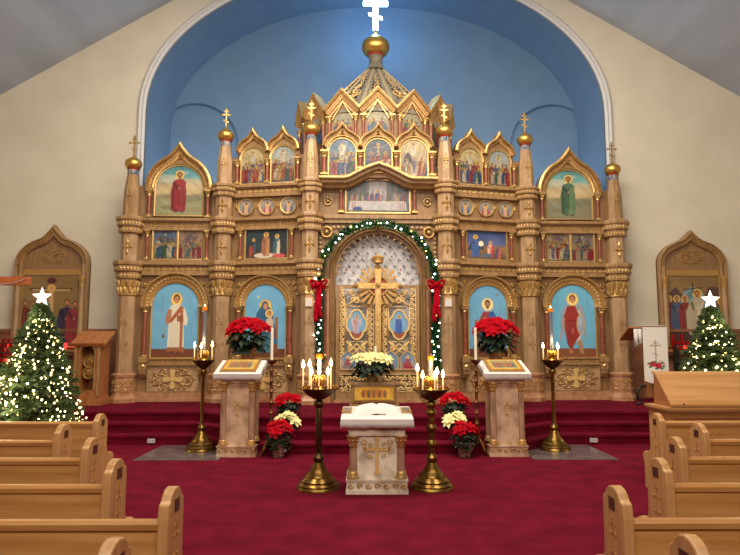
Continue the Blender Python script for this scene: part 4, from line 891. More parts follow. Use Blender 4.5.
# royal doors ------------------------------------------------------------
for s_ in (-1, 1):
    D = frame(s_*.41, 11.66); m = MB(D); x0, x1 = -.40, .40
    m.box(x0, x0+.06, -.02, .04, .50, 2.70); m.box(x1-.06, x1, -.02, .04, .50, 2.70); m.box(x0+.06, x1-.06, -.02, .04, 2.63, 2.70); m.box(x0+.06, x1-.06, -.02, .04, .98, 1.06); m.box(x0+.06, x1-.06, -.02, .04, .50, .64)
    d = m.build('royal_door', M['oak'], ICO)
    m = MB(D); zc = 1.93
    yL = -.015
    for q in (-1, 1):       # outer chains of facing scrolls
        for i in range(8):
            zz = 1.17+.19*i
            t2(m, spiral(q*.275, zz, .055, PI/2*q, q*1.25, 12), yL, .019, 5); t2(m, spiral(q*.275, zz+.09, .048, -PI/2*q, -q*1.15, 12), yL, .018, 5)
        t2(m, [(q*.205, 1.55), (q*.205, 2.32)], yL, .014, 4); t2(m, [(q*.235, 1.42), (q*.235, 2.45)], yL, .013, 4)
        t2(m, [(q*.205, 1.60), (q*.12, 1.53), (0, 1.42), (-q*.08, 1.36)], yL, .019, 5); t2(m, [(q*.205, 2.28), (q*.12, 2.34), (0, 2.44), (-q*.08, 2.50)], yL, .019, 5)
        for zz, r_ in ((2.54, .07), (2.42, .055), (2.56, .04), (1.47, .05), (1.55, .04)): t2(m, spiral(q*(.07 if r_ > .05 else .13), zz, r_, PI*(q > 0), q*1.3, 12), yL, .018, 5)
    for zz in (1.60, 2.28): t2(m, [(-.3, zz), (.3, zz)], yL, .013, 4)
    t2(m, arc(0, 1.50, .05, 0, 360, 14), yL, .018, 5); t2(m, arc(0, 2.40, .05, 0, 360, 14), yL, .018, 5)
    t2(m, [(-.33, 1.065), (-.33, 2.625), (.33, 2.625), (.33, 1.065), (-.33, 1.065)], -.02, .010, 4)
    m.build('gilded_lattice', M['goldp'], d, smooth='all')
    m = MB(D)
    for i in range(8):
        for j in range(3): t2(m, spiral(-.28+.08*i, .70+.10*j, .046, i+j*1.3, (1 if (i+j) % 2 else -1)*1.1, 10), yL, .017, 4)
    t2(m, [(-.33, .645), (-.33, .975), (.33, .975), (.33, .645), (-.33, .645)], -.02, .010, 4)
    m.build('lower_lattice', M['goldp'], d, smooth='all')
    def qt(x, W=.18, H=.27):
        t_ = abs(x)/W; return H*(.60*math.sqrt(max(0, 1-t_**2))**.8 + .40*max(0, 1-(t_/.62)**2)**.6)
    xs = [-.18*math.cos(PI*i/30) for i in range(31)]
    painting('door_icon', D, -.03, -.179, .179, lambda x: zc-qt(x), lambda x: zc+qt(x), 50, 50, pic_small((150, 160, 200), (196, 150, 150), True) if s_ < 0 else pic_small((50, 90, 170), (60, 100, 180)), d, 'blue quatrefoil icon with a small figure')
    m = MB(D); ol = [(x, zc+qt(x)) for x in xs]+[(x, zc-qt(x)) for x in xs[::-1][1:-1]]
    m.sweep(ol, [(0, 0), (0, -.045), (.034, -.045), (.034, 0)], closed=True); m.build('door_icon_frame', M['goldp'], d)
    for q in (-1, 1):
        top = lambda x, q=q: 1.27+.14*(1-abs(x-q*.165)/.14)**.6 if abs(x-q*.165) < .14 else 1.27
        painting('door_icon', D, -.03, q*.165-.14, q*.165+.14, lambda x: 1.08, top, 34, 34, pic_seat((150, 70, 80) if q*s_ > 0 else (110, 110, 130), (150, 40, 60) if q*s_ > 0 and s_ > 0 else (120, 110, 120)), d, 'small pointed blue icon of a seated writer')
        m = MB(D); xs2 = [q*.165-.14+.28*i/16 for i in range(17)]; m.sweep([(xs2[0], 1.08)]+[(x, top(x)) for x in xs2]+[(xs2[-1], 1.08)], [(0, 0), (0, -.045), (.014, -.045), (.014, 0)], closed=True); m.build('door_icon_frame', M['goldp'], d)
m = MB(CEN); m.box(-.83, .83, -.10, .16, .45, .50); m.build('door_sill', M['rmar'], ICO)
# great cross over the meeting stile
F = frame(0, 11.58)
m = MB(F); m.box(-.055, .055, -.06, .06, 1.05, 3.02, .012); m.box(-.42, .42, -.06, .0, 2.615, 2.725, .012)
for (x, z) in ((-.42, 2.67), (.42, 2.67), (0, 3.04)):
    m.ball((x, -.03, z), .055, 8, 5)
    m.ball((x+(.04 if x > 0 else -.04 if x < 0 else 0), -.03, z+(.04 if x == 0 else 0)), .035, 8, 5)
gc = m.build('door_cross', M['gold'], ICO)
m = MB(F)
for k in range(4):
    for j in range(5):
        a = PI/4+k*PI/2+(j-2)*PI/11; r1 = .42-.035*abs(j-2); wq = .034; ca, sa = math.cos(a), math.sin(a)
        m.prism([(.16*ca-wq*.4*sa, 2.67+.16*sa+wq*.4*ca), (.16*ca+wq*.4*sa, 2.67+.16*sa-wq*.4*ca), (r1*ca+wq*sa, 2.67+r1*sa-wq*ca), ((r1+.03)*ca, 2.67+(r1+.03)*sa), (r1*ca-wq*sa, 2.67+r1*sa+wq*ca)], -.03, .0, .005)
t2(m, arc(0, 2.67, .185, 0, 360, 32), -.035, .02, 6); m.build('cross_rays', M['goldd'], gc)
m = MB(F); m.prism(arc(0, 2.67, .175, 0, 360, 32)[:-1], -.02, .0); m.build('cross_roundel', M['redband'], gc)
m = MB(F); m.ball((0, -.06, 2.67), .035, 8, 5); m.build('cross_jewel', M['goldd'], gc)
m = MB(F)
m.lathe(0, -.03, [(.09, 3.11), (.11, 3.12), (.10, 3.15), (.115, 3.21), (.09, 3.24), (.04, 3.25)], 14)
for k in range(7): m.ball((-.10+.033*k, -.03, 3.23+.02*math.sin(PI*k/6)), .02, 6, 4)
m.box(-.01, .01, -.04, -.02, 3.25, 3.32); m.box(-.03, .03, -.04, -.02, 3.28, 3.295); m.build('crown', M['goldd'], gc, smooth=True)
# small framed cards on the inner columns
for s_ in (-1, 1):
    F = frame(s_*1.31, 11.42)
    m = MB(F); m.box(-.075, .075, -.185, -.15, 2.24, 2.42, .01); o = m.build('small_icon_frame', M['goldp'], ICO)
    m = MB(F); m.box(-.055, .055, -.192, -.18, 2.26, 2.40); m.build('small_icon', M['cloth'], o)

# curtain behind the doors ------------------------------------------------
m = MB(); n = 60
vs = []; fs = []
for i in range(n+1):
    x = -.9+1.8*i/n; y = 11.84+.012*math.sin(i*1.3)+.01*math.sin(i*.5)
    for z in (.5, 2.2, 3.9): vs.append((x, y, z))
    for z in (.5, 2.2, 3.9): vs.append((x, y+.01, z))
for i in range(n):
    for j in range(2): a = i*6+j; fs.append((a, a+6, a+7, a+1)); a += 3; fs.append((a, a+1, a+7, a+6))
m.add(vs, fs); cur = m.build('curtain', M['brocade'], smooth='all'); tag(cur, 'white brocade curtain behind the gilded royal doors', 'curtain')
m = MB(); 
for r_ in range(11):
    for c_ in range(9):
        x = -.72+.18*c_+(.09 if r_ % 2 else 0); z = 2.3+.13*r_
        m.gem(x-.012, z+.01, .016, .028, 11.812, .004); m.gem(x+.018, z-.008, .018, .014, 11.812, .004)
m.build('woven_sprig', mat('grey_sprig', (96, 92, 110), .6), cur)
m = MB()
for r_ in range(5):
    for c_ in range(4):
        x = -.6+.36*c_+(.18 if r_ % 2 else 0); z = 2.5+.26*r_; m.gem(x, z, .022, .02, 11.812, .004)
m.build('woven_rose', mat('rose_sprig', (170, 70, 66), .6), cur)

exec_marker = 1
# ------------------------------------------------------------ garland, bows
def garland():
    pts = []
    cx = 1.10
    for i in range(30): pts.append((-cx, 1.05+(2.80-1.05)*i/30))
    for i in range(41): a = math.radians(180-180*i/40); pts.append((cx*math.cos(a), 2.80+1.05*math.sin(a)))
    for i in range(1, 31): pts.append((cx, 2.80-(2.80-1.05)*i/30))
    g = thing('christmas_garland', 'green fir garland with small lights arched around the royal doors', 'garland', (0, 11.33, 1.05))
    r = random.Random(3); m = MB(); Y = 11.33
    m.tube([(x, Y, z) for x, z in pts], .035, 6)
    for i in range(len(pts)-1):
        for k in range(44):
            t = r.random(); x = pts[i][0]*(1-t)+pts[i+1][0]*t; z = pts[i][1]*(1-t)+pts[i+1][1]*t
            dx, dz = pts[i+1][0]-pts[i][0], pts[i+1][1]-pts[i][1]; L = math.hypot(dx, dz); dx /= L; dz /= L
            a = r.uniform(0, 2*PI); ln = r.uniform(.08, .15); n = (-dz*math.cos(a), math.sin(a), dx*math.cos(a)); lean = r.uniform(-.7, .7)
            if n[1] > .3: continue
            d = Vector((n[0]+dx*lean, n[1], n[2]+dz*lean)).normalized(); s = Vector((dx, 0, dz)).cross(d).normalized()*.012
            p = Vector((x, Y, z)); e = p+d*ln; h = p+d*ln*.5
            m.add([p, h+s, e, h-s], [(0, 1, 2, 3)]); s2 = d.cross(s).normalized()*.010; m.add([p, h+s2, e, h-s2], [(0, 1, 2, 3)])
    m.build('fir_foliage', M['garl'], g)
    n = 0
    for i in range(0, len(pts)-1, 1):
        if i % 5 == 3: continue
        if n >= 96: break
        x, z = pts[i]
        for q in range(1):
            m = MB(); ox, oz = r.uniform(-.08, .08), r.uniform(-.03, .03); m.ball((x+ox, Y-.12, z+oz), r.choice((.011, .015, .020)), 6, 4); n += 1
            m.build('light_bulb', M['bulbw'] if r.random() < .85 else M['bulby'], g, smooth='all')
    return g
garland()
def bow(x, z, label):
    b = thing('ribbon_bow', label, 'bow', (x, 11.18, z), None)
    for s in (-1, 1):
        for (rl, rise, dy) in ((.17, .05, 0), (.14, -.045, .02)):
            m = MB(); vs = []; n = 16
            for i in range(n+1):
                a = 2*PI*i/n; px = s*rl*.5*(1-math.cos(a)); pz = rl*.36*math.sin(a)+rise*(1-math.cos(a))*.5
                vs += [(x+px, 11.12+dy, z+pz), (x+px*1.04, 11.155+dy, z+pz*1.12), (x+px, 11.19+dy, z+pz)]
            m.add(vs, [(3*i+j, 3*i+j+1, 3*i+j+4, 3*i+j+3) for i in range(n) for j in range(2)])
            o = m.build('loop', M['ribbon'], b, smooth='all'); so = o.modifiers.new('t', 'SOLIDIFY'); so.thickness = .03
        m = MB(); vs = []
        for i in range(12):
            t = i/11; cx = x+s*(.015+.03*t)+.01*math.sin(t*7); zz = z-.02-(.68 if s < 0 else .60)*t; w_ = .028+.010*t
            vs += [(cx-w_, 11.13+.008*math.sin(t*9), zz), (cx+w_, 11.12+.012*math.sin(t*8+1), zz)]
        m.add(vs, [(2*i, 2*i+1, 2*i+3, 2*i+2) for i in range(11)])
        o = m.build('tail', M['ribbon'], b, smooth='all'); so = o.modifiers.new('t', 'SOLIDIFY'); so.thickness = .008
    m = MB(); m.ball((x, 11.10, z), .045, 8, 6); m.build('knot', M['ribbon'], b, smooth='all')
bow(-1.10, 2.66, 'red velvet ribbon bow tied on the left side of the garland')
bow(1.10, 2.66, 'red velvet ribbon bow tied on the right side of the garland')

# ------------------------------------------------------------ side icon shrines
def shrine(cx, hw, zpk, fn, label):
    Yw = 12.44; F = frame(cx, Yw); t = thing('wall_icon_shrine', label, 'icon', (cx, Yw, 1.45)); zs = 2.95
    m = MB(F); pth = ogee(0, 3.22, hw, zpk, rz=hw*.72, a1=67); m.prism([(-hw, 1.45)]+pth+[(hw, 1.45)], 0, .05); m.build('back_panel', M['oakd'], t)
    m = MB(F); m.sweep([(-hw, 1.45)]+pth+[(hw, 1.45)], [(0, .02), (0, -.08), (-.03, -.12), (-.06, -.07), (-.12, -.09), (-.15, -.05), (-.15, .02)]); m.build('frame', M['oak'], t, smooth=True, ang=.5)
    m = MB(F); k = (hw-.08)/hw; rope(m, [(x*k, zs+(z-zs)*(k+.02)) for x, z in pth], -.095, .028, .052); m.sweep([(-hw+.16, zs+.04), (hw-.16, zs+.04)], [(0, 0), (0, -.04), (.10, -.04), (.10, 0)]); m.build('gilded_leaf_band', M['goldd'], t)
    m = MB(F); scrollmass(m, 0, zs+.42, .55, .30, -.01, .009); m.build('tympanum_scrollwork', M['goldd'], t, smooth='all')
    for q in (-1, 1):
        m = MB(F); m.lathe(q*(hw-.10), -.08, [(.055, 1.5), (.05, 2.75)], 10); o = m.build('shrine_column', M['oak_lit'], t, smooth=True)
        m = MB(F); m.lathe(q*(hw-.10), -.08, [(.055, 2.72), (.06, 2.78), (.085, 2.90), (.09, 2.94)], 8); m.build('column_capital', M['goldd'], o)
    w_ = hw-.18
    o = painting('icon', F, -.03, -w_, w_, lambda x: 1.50, lambda x: zs+.02, 90, 100, fn, t)
    m = MB(F); m.sweep([(-w_, 1.5), (-w_, zs+.02), (w_, zs+.02), (w_, 1.5)], [(-.004, 0), (-.004, -.045), (.02, -.05), (.02, 0)], closed=True); m.build('icon_frame', M['gold'], o)
    m = MB(F); m.box(-hw-.05, hw+.05, -.26, -.0, 1.39, 1.45); m.box(-hw, hw, -.2, 0, 1.33, 1.39); m.build('ledge', M['wood'], t)
shrine(-6.64, .76, 4.03, pic_crucifix, 'ogee framed crucifixion icon hung on the beige wall left of the screen')
shrine(6.68, .72, 3.93, pic_descent, 'ogee framed icon of a white robed figure in a blue mandorla, on the right wall')

# ------------------------------------------------------------ Christmas trees
def tree(cx, cy, H, R, label, seed, slabel):
    t = thing('christmas_tree', label, 'christmas tree', (cx, cy, 0)); r = random.Random(seed)
    m = MB(); m.tube([(cx, cy, 0), (cx, cy, H)], [.05, .008], 8); m.build('trunk', M['bark'], t)
    m = MB(); m.lathe(cx, cy, [(.25, 0), (.26, .06), (.10, .12), (.06, .14)], 16); m.build('tree_stand', M['black'], t)
    m = MB(); tips = []
    nb = 330
    for i in range(nb):
        f_ = i/nb; z = .32+(H-.36)*f_**.92; rr = R*(1-f_)**.85*r.uniform(.72, 1.08)+.05; a = i*2.399+r.uniform(-.2, .2)
        d = Vector((math.cos(a), math.sin(a), 0)); p0 = Vector((cx, cy, z+.10*rr)); up = r.uniform(-.25, .12)
        prev = p0; K = 7
        sd = Vector((-d.y, d.x, 0))
        for k in range(1, K+1):
            q = p0+d*rr*k/K+Vector((0, 0, rr*up*(k/K)**1.5)); 
            for j in range(int(7 if k > 2 else 3)):
                s = r.choice((-1, 1)); dirv = (d*r.uniform(.3, 1.0)+sd*s*r.uniform(.2, 1.0)+Vector((0, 0, r.uniform(-.5, .5)))).normalized()
                b0 = prev.lerp(q, r.random()); L = r.uniform(.07, .13)*(1.0 if f_ < .8 else .7); e = b0+dirv*L; w_ = dirv.cross(Vector((0, 0, 1))).normalized()*.012; h = b0+dirv*L*.5
                m.add([b0, h+w_, e, h-w_], [(0, 1, 2, 3)]); w2 = dirv.cross(w_).normalized()*.011; m.add([b0, h+w2, e, h-w2], [(0, 1, 2, 3)])
            prev = q
        tips.append(prev)
    m.build('fir_foliage', M['fir'], t)
    # lights
    front = []
    for k in range(460):
        f_ = r.random()**1.25; z = .34+(H-.45)*f_; rr = (R*(1-f_)**.85)*r.uniform(.78, 1.06)+.04; a = r.uniform(0, 2*PI); front.append((cx+rr*math.cos(a), cy+rr*math.sin(a), z, math.sin(a)))
    front.sort(key=lambda q: q[3])
    for q in front[:99]:
        m = MB(); m.ball(q[:3], r.choice((.010, .013, .019)), 6, 4); m.build('light_bulb', M['bulb'], t, smooth='all')
    m = MB()
    for q in front[99:]: m.ball(q[:3], r.choice((.010, .014, .017)), 6, 4)
    o = m.build('light_string', M['bulb'], t, smooth='all'); o['kind'] = 'stuff'
    # star
    m = MB(); pts = []
    for k in range(10):
        a = PI/2+k*PI/5; rr = .155 if k % 2 == 0 else .065; pts.append((rr*math.cos(a), rr*math.sin(a)))
    n = 10; zc = H+.08
    m.add([(cx+x, cy, zc+z) for x, z in pts]+[(cx, cy-.035, zc), (cx, cy+.035, zc)], [(i, (i+1) % n, n) for i in range(n)]+[((i+1) % n, i, n+1) for i in range(n)])
    s = m.build('tree_star', M['star'], t, label=slabel)
    for z, e in ((H*.9, 6), (1.1, 16), (.6, 16)): point('tree_glow', (0, -.75 if z < 1.5 else -.25, z), e, (1, .82, .5), .15, t)
tree(-5.13, 9.25, 2.20, .68, 'lit christmas tree with a glowing star, left of the steps', 5, 'glowing white star')
tree(5.20, 9.25, 2.16, .66, 'lit christmas tree with a glowing star behind the wooden organ console', 6, 'glowing white star')

# ------------------------------------------------------------ candle stands, candles, lamps
def flame(parent, x, y, z, k=1.0):
    m = MB(); m.lathe(x, y, [(.001, z), (.008*k, z+.010*k), (.0095*k, z+.02*k), (.006*k, z+.034*k), (.001, z+.05*k)], 8); m.build('flame', M['flame'], parent, smooth='all')
def candle(x, y, z, h, r, label, group=None, mt='wax', k=1.0, lit=True):
    c = thing('candle', label, 'candle', (x, y, z), group)
    m = MB(); m.lathe(x, y, [(r, z), (r, z+h-.004), (r*.7, z+h)], 10); m.build('wax', M[mt], c, smooth=True)
    m = MB(); m.tube([(x, y, z+h-.002), (x, y, z+h+.012)], .0015, 4); m.build('wick', M['wick'], c)
    if lit: flame(c, x, y, z+h+.006, k)
    return c
def stand(x, y, zb, zp, pr, label, big, lamp_h, lamp_label, cand, where, tube_up):
    t = thing('candle_stand', label, 'candle stand', (x, y, zb))
    B = .24 if big else .23
    m = MB(); m.lathe(x, y, [(B, zb), (B, zb+.02), (B*.93, zb+.035), (B*.95, zb+.05), (B*.80, zb+.075), (B*.82, zb+.09), (B*.62, zb+.125), (B*.62, zb+.14), (B*.40, zb+.19), (B*.32, zb+.23), (B*.2, zb+.28), (B*.24, zb+.29)], 28); m.build('base', M['brass'], t, smooth=True, ang=.9)
    m = MB(); H = zp-.13
    z = zb+.28; P = [(.035, z), (.06, z+.02), (.065, z+.05), (.04, z+.08), (.03, z+.10)]
    nk = 3 if big else 1
    zz = z+.10; 
    if big and x > 0:
        while zz < H-.22:
            P += [(.035, zz), (.032, zz+.05), (.055, zz+.075), (.06, zz+.095), (.055, zz+.115), (.032, zz+.14)]; zz += .17
    P += [(.037 if big else .028, zz+.01), (.034 if big else .026, H-.10), (.03, H-.09), (.055, H-.06), (.06, H-.04), (.05, H-.015), (.03, H)]
    m.lathe(x, y, P, 16); m.build('stem', M['brass'] if (big and x > 0) or not big else M['bronze'], t, smooth=True)
    m = MB(); m.lathe(x, y, [(.03, H), (.06, H+.01), (pr*.6, H+.05), (pr*.86, H+.10), (pr*.88, H+.115), (pr, H+.118), (pr, H+.13), (pr*.9, H+.13), (pr*.8, H+.11), (.05, H+.105), (.02, H+.105)], 28); m.build('bowl', M['bronze'], t, smooth=True, ang=.8)
    m = MB(); n = 12
    for k in range(n):
        a = 2*PI*k/n; cx, cy = x+pr*.86*math.cos(a), y+pr*.86*math.sin(a); m.lathe(cx, cy, [(.012, H+.12), (.008, H+.135), (.012, H+.155), (.017, H+.165)], 8)
    m.build('candle_sockets', M['brassb'], t, smooth=True)
    # central lamp
    L = thing('vigil_lamp', lamp_label, 'oil lamp', (x, y, H+.107)); z = H+.107
    m = MB(); m.lathe(x, y, [(.06, z), (.06, z+.015), (.03, z+.03), (.022, z+.05), (.045, z+.075), (.05, z+.11), (.06, z+.15)], 14)
    for k in range(8): a = 2*PI*k/8; m.ball((x+.055*math.cos(a), y+.055*math.sin(a), z+.155), .012, 6, 4)
    for k in range(6): a = 2*PI*k/6; m.tube([(x+.03*math.cos(a), y+.03*math.sin(a), z+.05), (x+.075*math.cos(a), y+.075*math.sin(a), z+.09), (x+.06*math.cos(a), y+.06*math.sin(a), z+.15)], .006, 5)
    m.build('lamp_holder', M['brassb'], L, smooth='all')
    m = MB(); m.lathe(x, y, [(.028, z+.12), (.026, z+lamp_h-.05)], 12); m.build('lamp_tube', M['tube'], L, smooth=True)
    m = MB(); m.lathe(x, y, [(.028, z+lamp_h-.06), (.038, z+lamp_h-.045), (.036, z+lamp_h), (.030, z+lamp_h)], 12); m.build('amber_cup', M['amber'], L, smooth=True)
    if tube_up: flame(L, x, y, z+lamp_h-.01, .9)
    zf = z-.0
    for i, (dx, dy, h) in enumerate(cand):
        candle(x+dx, y+dy, H+.105 if math.hypot(dx, dy) < pr*.7 else H+.14, h, .0085, 'slim lit candle, %s, in the %s' % (ORD[len(cand)][i], where), 'lit candles in the brass stands', k=2.0 if big else 1.9)
    point('candle_glow', (0, -.06, H+.42-zb), 3.4 if big else 2.2, (1, .62, .30), .04, t)
ORD = {6: ['farthest left', 'second from left', 'third from left', 'fourth from left', 'fifth from left', 'farthest right'], 5: ['farthest left', 'second from left', 'middle one', 'second from right', 'farthest right'], 3: ['left one of three', 'middle front one of three', 'right one of three'], 4: ['farthest left', 'second from left', 'second from right', 'farthest right']}
stand(-.67, 6.80, 0, 1.085, .215, 'tall brass candle stand left of the marble altar table', True, .40, 'amber topped oil lamp with six candles around it, front left stand',
      [(-.18, -.02, .20), (-.115, .07, .24), (-.085, -.06, .16), (.005, -.12, .17), (.10, -.06, .16), (.125, .06, .25)], 'front left stand', False)
stand(.58, 6.80, 0, 1.075, .205, 'tall knobbed brass candle stand right of the marble altar table', True, .39, 'amber topped oil lamp with five candles around it, front right stand',
      [(-.15, .02, .17), (-.10, -.07, .13), (.03, -.11, .13), (.08, .08, .16), (.13, -.04, .14)], 'front right stand', False)
stand(-2.58, 9.1, .01, 1.33, .17, 'brass candle stand on the grey mat left of the left lectern', False, .82, 'tall dark oil lamp rising from the back left candle stand',
      [(-.14, 0, .16), (-.005, -.13, .15), (.125, 0, .17)], 'back left stand', True)
stand(2.66, 9.1, .01, 1.33, .17, 'brass candle stand on the grey mat right of the right lectern', False, .80, 'tall dark oil lamp rising from the back right candle stand',
      [(-.13, 0, .15), (.05, -.12, .15), (.095, 0, .17)], 'back right stand', True)
for s_, lb in ((-1, 'grey marble floor mat under the back left candle stand'), (1, 'grey marble floor mat under the back right candle stand')):
    m = MB(); m.prismz([(s_*2.15, 8.35), (s_*3.30, 8.35), (s_*3.28, 9.5), (s_*2.15, 9.5)], 0, .01); tag(m.build('floor_mat', M['mat']), lb, 'mat')

# tall single candles beside the side lecterns
for s_, lb, cl in ((-1, 'slender bronze floor candlestick right of the left lectern', 'tall white taper candle beside the left lectern'), (1, 'slender bronze floor candlestick left of the right lectern', 'tall white taper candle beside the right lectern')):
    x, y = (-1.50 if s_ < 0 else 1.44), 8.72; t = thing('floor_candlestick', lb, 'candlestick', (x, y, 0)); zc = 1.34
    m = MB()
    for k in range(3):
        a = PI/2+2*PI*k/3; ca, sa = math.cos(a), math.sin(a)
        m.tube([(x, y, .24), (x+.06*ca, y+.06*sa, .18), (x+.10*ca, y+.10*sa, .08), (x+.15*ca, y+.15*sa, .02)], [.03, .03, .024, .02], 8); m.ball((x+.15*ca, y+.15*sa, .02), .022, 8, 5)
    m.build('tripod_base', M['bronzer'], t, smooth='all')
    m = MB(); P = [(.02, .2), (.045, .26), (.03, .32)]
    z = .34
    while z < 1.2: P += [(.022, z), (.020, z+.08), (.036, z+.10), (.022, z+.12)]; z += .15
    P += [(.02, 1.26), (.03, 1.29)]; m.lathe(x, y, P, 12); m.build('stem', M['bronzer'], t, smooth=True)
    m = MB(); m.lathe(x, y, [(.02, 1.27), (.05, 1.29), (.07, 1.32), (.085, 1.335), (.085, 1.34), (.03, zc), (.02, zc)], 14); m.build('drip_pan', M['bronzer'], t, smooth=True)
    candle(x, y, zc, .46, .020, cl, None, 'waxw', 1, False)

# ------------------------------------------------------------ marble lecterns (analogia)
def ctile(p, W, H):
    p.C[:] = (200, 150, 70)
def lectern(cx, cy, W, D, H, tilt, label, marb, cloth_label, icon_fn, icon_label, front):
    t = thing('marble_lectern', label, 'lectern', (cx, cy, 0)); mm = M[marb]; w_ = W/2; d = D/2
    m = MB(); m.box(cx-w_, cx+w_, cy-d, cy+d, 0, .04); m.box(cx-w_+.01, cx+w_-.01, cy-d+.01, cy+d-.01, .04, .13); m.box(cx-w_, cx+w_, cy-d, cy+d, .13, .15); b_ = m.build('plinth', mm, t)
    m = MB()
    n = int(W/.085)
    for i in range(n):
        x = cx-w_+W*(i+.5)/n; t2(m, spiral(x, .085, .032, 0, (1 if i % 2 else -1)*1.2, 12), cy-d+.005, .007, 5)
    m.build('plinth_scrollwork', M['goldd'], b_, smooth='all')
    m = MB(); m.box(cx-w_+.10, cx+w_-.10, cy-d+.07, cy+d-.03, .15, H-.16); m.box(cx-w_+.03, cx+w_-.03, cy-d+.03, cy+d-.03, H-.20, H-.05); m.build('body', mm, t)
    m = MB(); pw = w_-.145; m.sweep([(cx-pw, .17), (cx-pw, H-.30)]+[(cx+x_, H-.30+z_) for x_, z_ in arc(0, 0, pw, 180, 0, 14, pw*.55)][1:-1]+[(cx+pw, H-.30), (cx+pw, .17)], [(-.0, cy-d+.08), (0, cy-d+.06), (.025, cy-d+.06), (.025, cy-d+.08)]); m.build('arched_panel', mm, t)
    for q in (-1, 1):
        for fy in (cy-d+.075, cy+d-.075):
            x = cx+q*(w_-.075)
            m = MB(); m.lathe(x, fy, [(.045, .22), (.040, H-.32)], 12); o = m.build('column', M['marbc'], t, smooth=True)
            m = MB(); m.lathe(x, fy, [(.065, .15), (.065, .17), (.055, .19), (.058, .21), (.045, .23)], 14); m.lathe(x, fy, [(.042, H-.33), (.05, H-.31), (.046, H-.29), (.065, H-.23), (.075, H-.21), (.075, H-.20)], 10)
            for k in range(8): a = 2*PI*k/8; m.ball((x+.055*math.cos(a), fy+.055*math.sin(a), H-.25), .015, 6, 4)
            m.build('gilded_capital', M['gold'] if front else M['goldd'], o, smooth='all')
    m = MB(); yy = cy-d+.068; zc = H*.52
    s = .22 if front else .15
    if front:
        m.box(cx-.018, cx+.018, yy-.014, yy+.004, zc-s, zc+s*.85); m.box(cx-s*.62, cx+s*.62, yy-.012, yy, zc+.02, zc+.055); m.box(cx-.035, cx+.035, yy-.016, yy+.003, zc-s-.002, zc-s+.03); m.box(cx-.03, cx+.03, yy-.016, yy+.003, zc+s*.62, zc+s*.66)
        for q in (-1, 1):
            m.box(cx+q*s*.62-.012, cx+q*s*.62+.012, yy-.012, yy, zc, zc+.075)
            for (ax, az) in ((.07, .09), (.07, -.03)): t2(m, spiral(cx+q*ax, zc+az, .03, 0, q*1.2, 10), yy-.004, .007, 4)
            t2(m, arc(cx+q*(w_-.19), H-.27, .025, 0, 360, 12), yy-.004, .008, 4)
    else:
        m.box(cx-.010, cx+.010, yy-.008, yy, zc-s, zc+s); m.box(cx-s*.45, cx+s*.45, yy-.008, yy, zc+s*.45, zc+s*.45+.02); m.prism([(cx-.04, zc-s*.35), (cx+.04, zc-s*.6), (cx+.04, zc-s*.5), (cx-.04, zc-s*.25)], yy-.008, yy)
        t2(m, arc(cx, zc+s*.5, .05, 0, 360, 16), yy-.002, .005, 4)
    m.build('carved_cross', M['goldp'], t)
    # tilted top slab
    a = math.radians(tilt); hw = w_+.04; dd = d+.04
    T = Matrix.Translation((cx, cy, H)) @ Matrix.Rotation(a, 4, 'X')
    m = MB(T); m.box(-hw, hw, -dd, dd, -.03+0, .0); m.build('desk_top', mm, t)
    # cloth over the top
    m = MB(T); n = 40; vs = []; fs = []; rnd = random.Random(int(cx*50)+9)
    outer = []
    hx, hy = hw+.012, dd+.012; per = []
    seg = 14
    for i in range(seg): per.append((-hx+2*hx*i/seg, -hy))
    for i in range(seg): per.append((hx, -hy+2*hy*i/seg))
    for i in range(seg): per.append((hx-2*hx*i/seg, hy))
    for i in range(seg): per.append((-hx, hy-2*hy*i/seg))
    N = len(per)
    for (sx_, dz) in ((.0, .016), (.96, .016), (1.0, .012), (1.012, -.03), (1.02, -.075 if not front else -.07)):
        for i, (x, y) in enumerate(per):
            wv = (.008*math.sin(i*1.7)+.005*math.sin(i*.9)) if dz < 0 else 0
            vs.append((x*sx_*(1+wv), y*sx_*(1+wv), dz+(rnd.uniform(-.008, .008) if dz < -.05 else 0)))
    for k in range(4):
        for i in range(N): j = (i+1) % N; fs.append((k*N+i, k*N+j, (k+1)*N+j, (k+1)*N+i))
    m.add(vs, fs); o = m.build('altar_cloth', M['cloth'], smooth=True); so = o.modifiers.new('t', 'SOLIDIFY'); so.thickness = .005; so.offset = 1; tag(o, cloth_label, 'cloth')
    if front:      # gospel book mound under embroidered cloth
        bk = thing('gospel_book', 'open gospel book draped in white on the marble altar table', 'book', (cx, cy, H+.02))
        m = MB(T); vs = []; nx, ny = 26, 10
        for j in range(ny+1):
            for i in range(nx+1):
                u = -1+2*i/nx; v = -1+2*j/ny; z = .022+.085*max(0, 1-u*u)**.7*(1-.25*max(0, v))*max(0, 1-abs(v)**6)-.018*math.exp(-(u/.07)**2)
                vs.append((u*.27, v*.20+.04, z))
        m.add(vs, [(j*(nx+1)+i, j*(nx+1)+i+1, (j+1)*(nx+1)+i+1, (j+1)*(nx+1)+i) for j in range(ny) for i in range(nx)])
        m.build('book_cloth', M['cloth'], bk, smooth='all')
        m = MB(T); m.box(-.06, .10, -.155, -.14, .025, .036); m.build('book_mark', M['black'], bk)
        m = MB(T); m.gem(.045, 0, .03, .02, 0, .0); 
        for q, lb in ((-1, 'small gilt icon at the left corner of the altar table'), (1, 'small gilt icon at the right corner of the altar table')):
            m = MB(T); m.box(q*.33-.055, q*.33+.055, -.06, .20, .022, .034); o = m.build('small_icon', M['goldd']); tag(o, lb, 'icon')
            m = MB(T); m.box(q*.33-.035, q*.33+.035, -.03, .17, .034, .037); m.build('icon_picture', M['slate'], o)
    else:
        ic = thing('icon', icon_label, 'icon', (cx, cy, H+.02))
        m = MB(T); m.box(-hw+.06, hw-.06, -dd+.05, dd-.03, .022, .045); m.build('icon_board', M['goldd'], ic)
